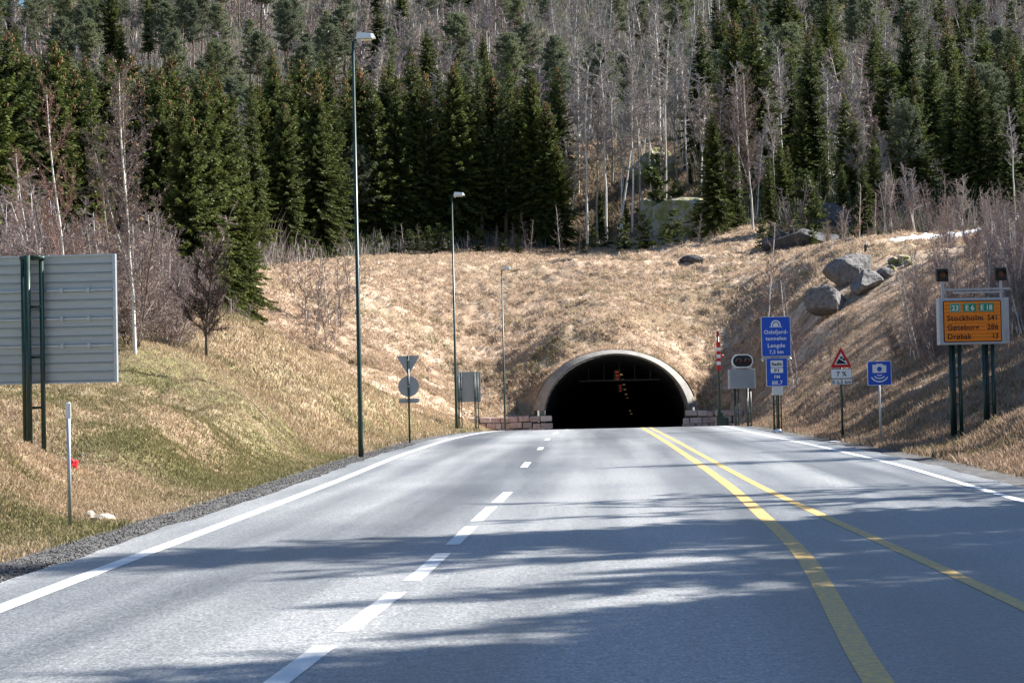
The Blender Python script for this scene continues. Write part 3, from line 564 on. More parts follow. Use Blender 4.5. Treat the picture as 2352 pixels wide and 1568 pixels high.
m = MB(); m.M = M0; m.prism([(-3.6 * k, 4.2 * k), (3.2 * k, 4.2 * k), (2.2 * k, 5.7 * k), (-3.2 * k, 5.7 * k)], -.069, -.0676); m.M = Matrix(); m.build("window_symbol", mt['white'], o)
for (za, zb2, s, hh) in ((847, 869, "7 %", 11), (870, 883, "0-2,5 km", 8)):
    z0, z1 = (1000 - zb2) * k, (1000 - za) * k; m = MB(); m.box(-24.5 * k, 24.5 * k, -.06, -.045, z0, z1 - .002); o = m.build("plate", mt['black'], t); m = MB(); m.box(-24.5 * k + .012, 24.5 * k - .012, -.063, -.0605, z0 + .012, z1 - .014); m.build("field", mt['white'], o)
    m = MB(); text(m, s, hh * k, 0, (z0 + z1) / 2 - hh * k / 2, -.066, 0, 'CENTER', .004, 1, 1.05, fit=(23 if len(s) < 5 else 44) * k); m.build("lettering", mt['black'], o)
# blue tunnel sign
d = 80; k = d / F; b = P(1787.5, 990, d); t = thing("road_sign", "tall blue tunnel sign with white writing above smaller plates", "road sign", b, R(3))
z1, z0 = (990 - 727) * k, (990 - 819) * k; w1 = 68 * k; zc = (z0 + z1) / 2; o = face(t, w1, z1 - z0, zc, "tunnel_plate", r=.06, bw=.022); m = MB(); y_ = -.0575
for s, py, hh, wd in (("Oslofjord-", 766.5, 9.2, 55), ("tunnelen", 781, 8.8, 48), ("Lengde", 797.5, 9.4, 40), ("7,3 km", 812, 8.6, 32.5)): text(m, s, hh * k, 0, (990 - py) * k, y_, 0, 'CENTER', .004, 1, 1.06, fit=wd * k)
zc2 = (990 - 750) * k
arcband(m, 0, zc2 + 3.5 * k, 8 * k, 11.5 * k, 0, 180, y_, -.0545)
for s in (-1, 1): m.box(min(s * 8 * k, s * 11.5 * k), max(s * 8 * k, s * 11.5 * k), y_, -.0545, zc2, zc2 + 3.4 * k)
arcband(m, 0, zc2 + 3.0 * k, 0, 6 * k, 0, 180, y_, -.0545); m.box(-6 * k, 6 * k, y_, -.0545, zc2, zc2 + 2.9 * k); m.box(-15 * k, 15 * k, y_, -.0545, zc2 - 1.6 * k, zc2 - .4 * k)
m.build("lettering", mt['white'], o)
m = MB()
for a_ in range(0, 181, 26): ca, sa = math.cos(R(a_)), math.sin(R(a_)); m.prism([(8 * k * ca - .004 * sa, zc2 + 3.5 * k + 8 * k * sa - .004 * ca), (11.6 * k * ca - .004 * sa, zc2 + 3.5 * k + 11.6 * k * sa - .004 * ca), (11.6 * k * ca + .004 * sa, zc2 + 3.5 * k + 11.6 * k * sa + .004 * ca), (8 * k * ca + .004 * sa, zc2 + 3.5 * k + 8 * k * sa + .004 * ca)], -.0605, -.058)
m.build("arch_joints", mt['blue'], o)
z1, z0 = (990 - 822) * k, (990 - 887) * k; o = face(t, 49.5 * k, z1 - z0, (z0 + z1) / 2, "radio_plate", r=.04, bw=.018)
m = MB(); m.prism(rrect(28.5 * k, 15.5 * k, .03, 0, (990 - 835.5) * k), y_, -.0545); m.prism(rrect(28.5 * k, 11.5 * k, .03, 0, (990 - 850.5) * k), y_, -.0545); m.build("label_field", mt['white'], o)
m = MB(); text(m, "Radio", 7.6 * k, 0, (990 - 839.3) * k, -.061, 0, 'CENTER', .006, fit=24 * k); text(m, "P1", 7 * k, 0, (990 - 854) * k, -.061, 0, 'CENTER', .006, fit=10 * k); m.build("dark_lettering", mt['black'], o)
m = MB(); text(m, "FM", 7.4 * k, 0, (990 - 868.5) * k, y_, 0, 'CENTER', .003, 1, 1.05, fit=12.5 * k); text(m, "88,7", 9.4 * k, 0, (990 - 883) * k, y_, 0, 'CENTER', .003, 1, 1.08, fit=25 * k); m.build("lettering", mt['white'], o)
z1, z0 = (990 - 888) * k, (990 - 907) * k; m = MB(); m.box(-12.5 * k, 12.5 * k, -.05, -.035, z0, z1); o = m.build("notice_plate", mt['white'], t)
m = MB()
for i in range(4):
    x = -9.5 * k; zz = z1 - (3 + i * 4.4) * k; rnd = random.Random(i)
    while x < 9.5 * k: l_ = rnd.uniform(1.6, 4.4) * k; m.box(x, min(x + l_, 10 * k), -.053, -.0505, zz - .9 * k, zz + .5 * k); x += l_ + .8 * k
m.build("small_print", mt['alu_d'], o)
m = MB()
for s in (-1, 1): m.ball((s * 31 * k, .0, (990 - 825) * k), 4.6 * k)
m.build("side_lamps", mt['galv'], t, True)
m = MB()
for s in (-1, 1): m.box(s * 15.5 * k - 12 * k, s * 15.5 * k + 12 * k, -.02, .02, (990 - 826) * k, (990 - 824) * k)
m.build("side_brackets", mt['galv'], t)
for xx in (-5.6 * k, 4.8 * k): lattice("leg", t, xx, .03, (990 - 740) * k, .14, .024, .8, .5, -.6)
# wig-wag signal on cabinet
d = 97; k = d / F; b = P(1709, 984, d); t = thing("signal_cabinet", "grey louvred cabinet with oval twin signal head on lattice legs", "signal cabinet", b, R(3))
z1, z0 = (984 - 848) * k, (984 - 892) * k; m = MB(); m.box(-31 * k, 29 * k, 0, .5, z0, z1, bv=.02); o = m.build("cabinet", mt['cab'] if 'cab' in mt else mt['alu_d'], t); m = MB()
for i in range(1, 9): zz = z0 + (z1 - z0) * i / 9; m.box(-28 * k, 26 * k, -.015, -.001, zz - .008, zz + .008)
m.build("louvres", mt['alu_d'], o)
zc = (984 - 829) * k; m = MB(); m.prism(rrect(49 * k, 31 * k, 15 * k, 0, zc, 10), -.05, .1); o = m.build("backing_board", mt['white'], t); m = MB(); m.prism(rrect(44 * k, 26 * k, 12.9 * k, 0, zc, 10), -.056, -.0505); m.build("dark_board", mt['black'], o)
m = MB(); m.box(-22 * k, -14 * k, .02, .1, z1 - .002, zc - 11 * k); m.box(14 * k, 22 * k, .02, .1, z1 - .002, zc - 11 * k); m.build("bracket", mt['galv'], t)
for s in (-1, 1):
    xx = s * 10 * k; m = MB(); m.prism([(xx + 4.8 * k * math.cos(q_), zc + 4.8 * k * math.sin(q_)) for q_ in np.linspace(0, 2 * math.pi, 24, endpoint=False)], -.064, -.057); m.build("lens", mt['lens'], t)
    m = MB(); 
    for j in range(10):
        a1, a2 = math.pi * j / 10, math.pi * (j + 1) / 10; rr = 6 * k; m.add([(xx + rr * math.cos(a1), -.057, zc + rr * math.sin(a1)), (xx + rr * math.cos(a2), -.057, zc + rr * math.sin(a2)), (xx + rr * math.cos(a2), -.25, zc + rr * math.sin(a2)), (xx + rr * math.cos(a1), -.25, zc + rr * math.sin(a1))], [(0, 1, 2, 3)])
    m.build("hood", mt['alu_d'], t)
lattice("leg", t, -15 * k, .1, z0, .2, .03, .8, .6, -1.2); lattice("leg", t, 16 * k, .4, z0, .2, .03, .8, .6, -1.2)
# boom barrier
d = 106; k = d / F; b = P(1657, 990, d); t = thing("boom_barrier", "upright boom barrier with red and white bands beside the tunnel", "barrier", b, R(2))
m = MB(); m.box(-12 * k, 9 * k, -.3, .3, -1.0, 34 * k, bv=.03); m.box(-9 * k, 4 * k, -.2, .2, 34 * k + .002, 44 * k, bv=.03); m.box(9.2 * k, 17 * k, -.2, .25, -.9, 32 * k, bv=.03); m.build("housing", mt['post'], t)
m = MB(); m.tube([(-3.5 * k, -.1, 43 * k), (-3.5 * k, -.1, 230 * k)], [.09, .055], 10); o = m.build("boom", mt['post'], t, True)
z = 139 * k
for i, (hh, mm) in enumerate(((13, 'red'), (8, 'white'), (8, 'red'), (8, 'white'), (8, 'red'), (8, 'white'), (13, 'red'))):
    MB().box(-8 * k, 1.2 * k, -.2, -.165, z, z + hh * k - .002).build("red_band" if mm == 'red' else "white_band", mt[mm], o); z += hh * k
MB().box(-6.5 * k, -.8 * k, -.14, -.05, 218 * k, 230 * k).build("tip", mt['red'], o); m = MB(); m.ball((5.2 * k, -.15, 173 * k), 3.6 * k); m.build("warning_lamp", mt['red'], o, True)
MB().tube([(0, -.12, 174 * k), (3 * k, -.15, 173 * k)], .02, 6).build("lamp_bracket", mt['post'], o)
# little wooden marker post on the brow
p = P(1988, 572, 160); t = thing("marker_post", "short dark post with a white top on the grassy brow above the boulders", "marker post", (p.x, p.y, H(p.x, p.y)))
MB().tube([(0, 0, -.3), (0, 0, .55)], .13, 8).build("post", mt['black'], t); MB().tube([(.03, 0, .551), (.03, 0, .85)], .1, 8).build("cap", mt['white'], t)
# litter
def crumple(name, label, cat, px, py, d, s, mat, seed, flat=.6, n=2, onground=True):
    rnd = random.Random(seed); bm = bmesh.new(); bmesh.ops.create_icosphere(bm, subdivisions=n, radius=1)
    for v in bm.verts: v.co *= rnd.uniform(.55, 1.15)
    for v in bm.verts: v.co = Vector((v.co.x * s[0], v.co.y * s[1], v.co.z * s[2]))
    me = bpy.data.meshes.new(name); bm.to_mesh(me); bm.free(); o = link(name, me, None, [mat]); p = P(px, py, d); z = H(p.x, p.y) if onground else p.z
    o.location = (p.x, p.y, z + s[2] * .35); o.rotation_euler = (0, 0, rnd.uniform(0, 3)); return tag(o, label, cat)
mt['bagr'] = M_plain("red_plastic", (.62, .02, .03), .35, 0, .2, 6); mt['bagw'] = M_plain("white_plastic", (.75, .78, .82), .35, 0, .1, 6); mt['paper'] = M_plain("weathered_scrap", (.55, .47, .38), .8, 0, .3, 9)
crumple("plastic_rag", "crumpled red plastic lying behind the slim grey post", "litter", 168, 1100, 34, (.17, .12, .15), mt['bagr'], 3)
crumple("litter_scrap", "large pale torn scrap lying in the grass below the slim grey post", "litter", 235, 1142, 29.5, (.27, .16, .11), mt['paper'], 5)
crumple("litter_scrap", "small dirty scrap beside the large torn one on the bank", "litter", 207, 1133, 29.8, (.12, .1, .1), mt['paper'], 6)
crumple("plastic_bag", "white plastic bag lying at the foot of the tall blue tunnel sign", "litter", 1787, 991, 77, (.26, .15, .12), mt['bagw'], 8)
crumple("litter_scrap", "flattened grey white litter at the foot of the triangle sign post", "litter", 1916, 1005, 63, (.22, .15, .04), mt['bagw'], 9)
crumple("paper_scrap", "tiny white scrap on the grass above the slim post", "litter", 190, 1018, 39, (.06, .05, .05), mt['bagw'], 10)
crumple("plastic_scrap", "white scrap on the far field edge near the tall shrubs", "litter", 868, 612, 195, (.3, .2, .2), mt['bagw'], 11)
# boulders
def boulder(label, px, py, d, s, mat, seed, rz=0, sink=.25, n=5, cat="boulder", name="boulder", tilt=0, cut=(.62, .9)):
    bm = bmesh.new(); bmesh.ops.create_icosphere(bm, subdivisions=n, radius=1); V = np.array([v.co[:] for v in bm.verts])
    r2 = np.random.default_rng(seed); fac = np.ones(len(V))
    for _ in range(9):
        nrm = r2.normal(size=3); nrm /= np.linalg.norm(nrm); dd = r2.uniform(*cut) * (.8 if _ < 3 else 1); dt = V @ nrm; over = np.maximum(dt - dd, 0); V = V - nrm[None] * over[:, None]
    nn = fbm(V[:, 0] * 2 + seed, V[:, 1] * 2 + V[:, 2] * 1.7, 4, seed) - .5; V = V * (1 + nn[:, None] * .2 + (fbm(V[:, 0] * 6 + seed, V[:, 1] * 5 + V[:, 2] * 6, 3, seed + 9)[:, None] - .5) * .12)
    for v, c in zip(bm.verts, V): v.co = c
    M_ = Matrix.Rotation(rz, 4, 'Z') @ Matrix.Rotation(tilt, 4, 'Y') @ Matrix.Diagonal((*s, 1)); bm.transform(M_); me = bpy.data.meshes.new(name); bm.to_mesh(me); bm.free()
    o = link(name, me, None, [mat]); p = hit(px, py + 8, 100); o.location = (p.x, p.y, H(p.x, p.y) + s[2] * (1 - 2 * sink) * .8); return tag(o, label, cat)
boulder("big angular grey brown boulder lowest in the group above the blue tunnel sign", 1908, 708, 124, (2.15, 1.9, 1.95), mt['rock'], 3, .5, .33, cut=(.42, .75))
boulder("large smooth grey boulder at the top of the group below the brow", 1958, 632, 134, (2.4, 2.0, 1.5), mt['rock'], 12, .2, .36, tilt=-.2, cut=(.5, .8))
boulder("rounded grey boulder in the middle, right behind the angular one", 1986, 664, 130, (1.65, 1.4, 1.2), mt['rock'], 21, 1, .33, cut=(.55, .85))
boulder("small pale cracked boulder beside the large smooth one", 2033, 630, 138, (.7, .6, .5), mt['rock'], 30, .3, .25)
for i, (px, py, s) in enumerate(((2055, 600, .45), (2075, 598, .55), (2048, 618, .4), (2090, 600, .4))):
    boulder(["mossy lump first above the small pale boulder", "mossy lump second and largest of the little rocks near the brow", "dark low stone touching the small pale boulder", "last little rock toward the orange sign, near the brow"][i], px, py, 148, (s * 1.2, s, s * .8), mt['mossrock'], 40 + i, i, .25)
boulder("mossy yellow green rock outcrop at the wood edge above the tunnel", 1570, 520, 228, (4.6, 2.8, 2.9), mt['mossrock'], 51, 0, .3, name="rock_outcrop", cat="rock")
boulder("pale rounded mossy rock outcrop among the bare trunks above the tunnel", 1500, 520, 226, (3.0, 2.6, 3.0), mt['mossrock'], 52, .4, .3, name="rock_outcrop", cat="rock")
boulder("brown rocky knoll half way up behind the bare trunks", 1500, 400, 252, (3.4, 3, 3.6), mt['mossrock'], 53, .2, .35, name="rock_outcrop", cat="rock")
boulder("broad dark grey outcrop in the shade below the snow patches", 1850, 560, 192, (3.6, 2.4, 1.7), mt['shadedrock'], 54, .1, .3, name="rock_outcrop", cat="rock")
boulder("dark smooth shaded outcrop nearest the tall white birch", 1785, 560, 194, (1.6, 1.4, 1.3), mt['shadedrock'], 55, .1, .3, name="rock_outcrop", cat="rock")
boulder("upper slab of dark shaded rock under the spruces", 1890, 520, 198, (3.2, 2.2, 2.3), mt['shadedrock'], 56, .1, .3, name="rock_outcrop", cat="rock")
boulder("low blue grey stone between two small spruces on the field", 1590, 597, 200, (1.3, .8, .5), mt['shadedrock'], 57, .1, .3)
p = P(1350, 340, 282); a = P(1305, 352, 280); b = P(1395, 332, 284); o = MB().tube([(0, 0, 0), ((b - a) * .5), (b - a)], [.32, .27, .14], 8).build("fallen_log", M_plain("bare_wood", (.5, .27, .16), .8, 0, .2, 2), None, True); o.location = a + Vector((0, 0, .4)); tag(o, "peeled orange brown log lying across the hillside behind bare trunks", "log")
SHADE_TREES = [(15.6, 18.4, 15.5, 'spruce'), (17, 21, 11.5, 'spruce'), (15.3, 19.8, 9.5, 'spruce'), (18.3, 20.5, 12, 'spruce'), (15.8, 17.6, 11, 'spruce'), (18.5, 24.8, 11, 'spruce'), (19, 22.3, 11.5, 'spruce'), (20.5, 26.3, 11.5, 'spruce'), (16, 19, 9.5, 'spruce'), (12.8, 18.8, 7, 'spruce'), (20, 29, 11, 'spruce'), (14, 23.6, 8, 'spruce'), (15, 28, 8, 'spruce'), (16.8, 16.6, 12, 'bigspruce'), (19.5, 18, 11.5, 'spruce'), (23, 31, 11, 'spruce'), (18, 29.8, 16.5, 'spruce'), (15.5, 26, 9.5, 'spruce'), (17, 23.5, 12, 'spruce'), (14.5, 21, 9, 'spruce'), (17.5, 18.6, 12, 'spruce'), (14, 16, 9, 'spruce'), (15.5, 13, 12.5, 'spruce'), (12.5, 10, 9, 'spruce'), (14.5, 6.5, 14, 'spruce'), (20, 36.5, 12, 'birch'), (23, 52, 11, 'birch'), (21, 27, 13, 'birch'), (22, 20, 13, 'birch'), (20, 11, 12, 'birch')]
SHADE_TREES = [(a, b, c * 1.2, d) for a, b, c, d in SHADE_TREES]
_r = random.Random(5)
for k in range(14):
    y_ = 60 + k * 2.9; SHADE_TREES.append((.275 * y_ + 9.5 + _r.uniform(-1, 2), y_, _r.uniform(7.5, 9.5), 'spruce' if k % 5 else 'birch')); SHADE_TREES.append((.275 * y_ + 16 + _r.uniform(-1, 3), y_ + 2, _r.uniform(13, 15), 'bigspruce' if k % 3 == 0 else 'spruce')); SHADE_TREES.append((.275 * y_ + 12.5 + _r.uniform(-1, 1), y_ + 1.5, _r.uniform(10, 12), 'spruce'))
for k in range(6): SHADE_TREES.append((.275 * (96 + k * 7) + 13, 96 + k * 7, 11, 'birch'))
#@@VEG
# ------------------------------------------------------------------ grass (nobody could count it)
def in_view(x, y, z, m=40):
    px, py = proj(x, y, z); return (px > -m) & (px < 2352 + m) & (py > -m) & (py < 1568 + m)
def blades(name, label, cat, x, y, h, wd, cols, lean=.5, nb=3, spread=.08):
    n = len(x); x = np.repeat(x, nb) + rng.normal(0, 1, n * nb) * spread; y = np.repeat(y, nb) + rng.normal(0, 1, n * nb) * spread; h = np.repeat(h, nb) * rng.uniform(.6, 1.2, n * nb); cols = np.repeat(cols, nb, 0) * rng.uniform(.75, 1.25, (n * nb, 1))
    z = H(x, y) - .02; wd = np.broadcast_to(wd, (n,)); a = rng.uniform(0, 2 * np.pi, n * nb); la = rng.uniform(0, 2 * np.pi, n * nb); ll = h * rng.uniform(.2, 1, n * nb) * lean * 1.6; wv = np.repeat(wd, nb)
    base = np.stack([x, y, z], 1); sd_ = np.stack([np.cos(a), np.sin(a), 0 * a], 1) * wv[:, None] * .5; tip = base + np.stack([np.cos(la) * ll, np.sin(la) * ll, h * .9], 1)
    mid = base + (tip - base) * .55 + np.stack([0 * h, 0 * h, h * .14], 1)
    V = np.stack([base - sd_, base + sd_, mid + sd_ * .7, tip, mid - sd_ * .7], 1).reshape(-1, 3); k = np.arange(n * nb)[:, None] * 5
    Fq = np.concatenate([k + np.array([[0, 1, 2]]), k + np.array([[0, 2, 4]]), k + np.array([[4, 2, 3]])]); o = np_mesh(name, V, Fq, [mt['grass']], col=np.repeat(cols, 5, 0)); o["kind"] = "stuff"; o["label"] = label; o["category"] = cat; return o
def grass_cols(x, y, greenness):
    tan = np.array((.42, .305, .205)); pale = np.array((.62, .50, .385)); gr = np.array((.17, .18, .07)); ol = np.array((.29, .25, .14)); r_ = rng.uniform(0, 1, (len(x), 1)); n_ = fbm(x * .35, y * .35, 4, 70); dry = tan * r_ + pale * (1 - r_)
    g = np.clip((n_ - .62 + greenness * .32) * 4 + rng.uniform(-.7, .7, len(x)), 0, 1)[:, None]; gg = gr * r_ + ol * (1 - r_); return dry * (1 - g) + gg * g
# left bank
def samp(n, y0, y1, fx0, fx1, pw=1.0):
    y = y0 + (y1 - y0) * rng.uniform(0, 1, n) ** pw; x = fx0(y) + (fx1(y) - fx0(y)) * rng.uniform(0, 1, n); z = tps(x, y); k = in_view(x, y, z, 330); return x[k], y[k]
x, y = samp(240000, 15, 60, lambda y: -.34 * y - 1.5, lambda y: XL(y) - 1.75, 1.3); gn = np.clip(.95 - ((XL(y) - x) - 2) * .04, .3, 1.0)
blades("grass", "short tangled green and straw grass on the near bank", "grass", x, y, rng.uniform(.04, .13, len(x)), rng.uniform(.012, .024, len(x)), grass_cols(x, y, gn) * np.array([[.86, .84, .78]]))
x, y = samp(80000, 60, 152, lambda y: -.285 * y - 1, lambda y: XL(y) - 1.8, 1.2)
blades("grass", "dry yellow green grass farther along the mound and ditch", "grass", x, y, rng.uniform(.12, .3, len(x)), rng.uniform(.03, .05, len(x)), grass_cols(x, y, .5 - (y - 60) * .008) * np.array([[.86, .86, .78]]), spread=.12)
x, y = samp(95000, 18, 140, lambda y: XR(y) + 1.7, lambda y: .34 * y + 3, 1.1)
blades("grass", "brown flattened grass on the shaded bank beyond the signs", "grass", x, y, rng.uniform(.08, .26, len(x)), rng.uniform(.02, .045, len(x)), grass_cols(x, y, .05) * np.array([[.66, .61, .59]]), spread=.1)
x, y = samp(230000, 148, 238, lambda y: -.2 * y - 2, lambda y: .285 * y + 2, 1.5); k = ~((np.abs(x - PXC) < OA + .1) & (y < PY + .6)) & (y < forest_edge(x) + 3); x, y = x[k], y[k]; sd2 = np.full(len(y), 99.0)
for q_ in SNP: sd2 = np.minimum(sd2, np.hypot(x - q_[0], y - q_[1]))
x, y = x[sd2 > 2.5], y[sd2 > 2.5]; cl = fbm(x * .8, y * .8, 3, 33); k = rng.uniform(0, 1, len(x)) < .18 + sstep(.36, .56, cl); x, y, cl = x[k], y[k], cl[k]
blades("grass", "pale bleached tussock grass covering the slope and field above the tunnel", "grass", x, y, rng.uniform(.1, .4, len(x)) * (.4 + cl), rng.uniform(.04, .08, len(x)), grass_cols(x, y, -.3 + .35 * (fbm(x * .06, y * .06, 3, 88) > .55)), lean=.9, spread=.16)
k = rng.uniform(0, 1, 100000); y = 180 + 560 * k ** 1.15; x = rng.uniform(-.36, .36, len(y)) * y + .02 * y; fe = forest_edge(x); sd2 = np.full(len(y), 99.0)
for q_ in SNP: sd2 = np.minimum(sd2, np.hypot(x - q_[0], np.where(y < q_[1], .3, 1) * (y - q_[1])))
ok = (y > fe + 4) & (sd2 > 4) & ~((y < 300) & (x > 6) & (x < 26)); x, y = x[ok], y[ok]
m1 = fbm(x * .03, y * .03, 3, 120); c1 = np.where((m1 > .52)[:, None], [(.29, .245, .23)], [(.27, .25, .225)]) ; c1 = np.where((rng.uniform(0, 1, len(x)) < np.where((x > 26) & (y < 300), .6, .22))[:, None], [(.07, .095, .04)], c1)
blades("undergrowth", "greyish mauve haze of bare brush and thin stems under the hillside wood", "undergrowth", x, y, rng.uniform(1.2, 5.5, len(x)) * (.5 + m1) * np.clip((y - forest_edge(x)) / 60 + .3, .3, 1), .05 + y * .00022, c1, lean=.3, spread=.7, nb=4)
x, y = samp(60000, 232, 305, lambda y: -.02 * y, lambda y: .13 * y, 1.0)
blades("undergrowth", "straw grass and heather on the open rocky ground behind the outcrops", "undergrowth", x, y, rng.uniform(.2, .9, len(x)), np.full(len(x), .12), grass_cols(x, y, .1) * np.where(rng.uniform(0, 1, (len(x), 1)) < .5, .75, .5), lean=.7, spread=.3)
# loose stones on the gravel verge
def gravel():
    n = 11000; y = 14 + 60 * rng.uniform(0, 1, n) ** 1.6; x = XL(y) - .75 - rng.uniform(-.12, .85, n); sz = rng.uniform(.006, .024, n); z = RZ(y) - .04
    o8 = np.array([(1, 0, 0), (-1, 0, 0), (0, 1, 0), (0, -1, 0), (0, 0, .8), (0, 0, -.8)], float); V = (np.stack([x, y, z], 1)[:, None] + o8[None] * sz[:, None, None] * rng.uniform(.6, 1.3, (n, 6, 1))).reshape(-1, 3)
    f = np.array([(0, 2, 4), (2, 1, 4), (1, 3, 4), (3, 0, 4), (2, 0, 5), (1, 2, 5), (3, 1, 5), (0, 3, 5)]); Fq = (np.arange(n)[:, None, None] * 6 + f[None]).reshape(-1, 3); c = np.repeat(rng.uniform(.045, .2, (n, 1)), 6, 0) * np.array([[1, .98, .95]])
    o = np_mesh("gravel", V, Fq, [mt['gravelm']], col=c); o["kind"] = "stuff"; o["label"] = "loose grey gravel along the edge of the asphalt"; o["category"] = "gravel"
mt['gravelm'] = M_vcol("loose_gravel", .95); gravel()
# ------------------------------------------------------------------ trees
mt['bark_s'] = M_plain("spruce_bark", (.13, .095, .07), .95, 0, .35, 4, .01, (1, 1, .3)); mt['bark_p'] = M_plain("pine_bark", (.20, .125, .085), .9, 0, .35, 2.5, .01, (1, 1, .4))
def birch_bark():
    m, n, b = newmat("birch_bark"); f = noise_val(n, 3.0, 5, stretch=(.6, .6, 4)); n.links.new(ramp(n, f, [(.30, (.08, .07, .06)), (.38, (.60, .57, .51)), (.7, (.74, .71, .66))]), b.inputs["Base Color"]); b.inputs["Roughness"].default_value = .8; return m
mt['bark_b'] = birch_bark(); mt['bark_a'] = M_plain("grey_bark", (.27, .25, .21), .9, 0, .35, 4, 0, (1, 1, .5)); mt['bark_d'] = M_plain("dark_bark", (.10, .08, .065), .9, 0, .3, 4)
class TB:       # tapered tubes and ribbons collected for numpy meshes
    def __init__(s): s.V = []; s.F = []; s.C = []; s.n = 0
    def tube(s, P_, r, k, col):
        P_ = np.asarray(P_, float); n = len(P_); d = np.gradient(P_, axis=0); d /= np.linalg.norm(d, axis=1)[:, None] + 1e-9; ref = np.where(np.abs(d[:, 2:3]) > .9, [[1, 0, 0]], [[0, 0, 1]]); a = np.cross(d, ref); a /= np.linalg.norm(a, axis=1)[:, None] + 1e-9; b = np.cross(d, a)
        q = np.arange(k) * 2 * np.pi / k; r = np.asarray(r, float); V = P_[:, None] + (a[:, None] * np.cos(q)[None, :, None] + b[:, None] * np.sin(q)[None, :, None]) * r[:, None, None]
        i = (np.arange(n - 1)[:, None] * k + np.arange(k)[None]); j = (np.arange(n - 1)[:, None] * k + (np.arange(k)[None] + 1) % k)
        f1 = np.stack([i, j, j + k], -1).reshape(-1, 3); f2 = np.stack([i, j + k, i + k], -1).reshape(-1, 3)
        s.V.append(V.reshape(-1, 3)); s.F.append(np.concatenate([f1, f2]) + s.n); s.C.append(np.repeat(np.asarray(col, float)[None], n * k, 0)); s.n += n * k
    def tris(s, V, col):    # V (n,3,3), col (n,3)
        n = len(V); s.V.append(V.reshape(-1, 3)); s.F.append(np.arange(n * 3).reshape(-1, 3) + s.n); s.C.append(np.repeat(col, 3, 0)); s.n += n * 3
    def out(s): return np.concatenate(s.V), np.concatenate(s.F), np.clip(np.concatenate(s.C), 0, 1)
    def mesh(s, name, mats, parent): V, F_, c = s.out(); return np_mesh(name, V, F_, mats, parent, col=c)
def unit(v): return v / (np.linalg.norm(v, axis=-1, keepdims=True) + 1e-9)
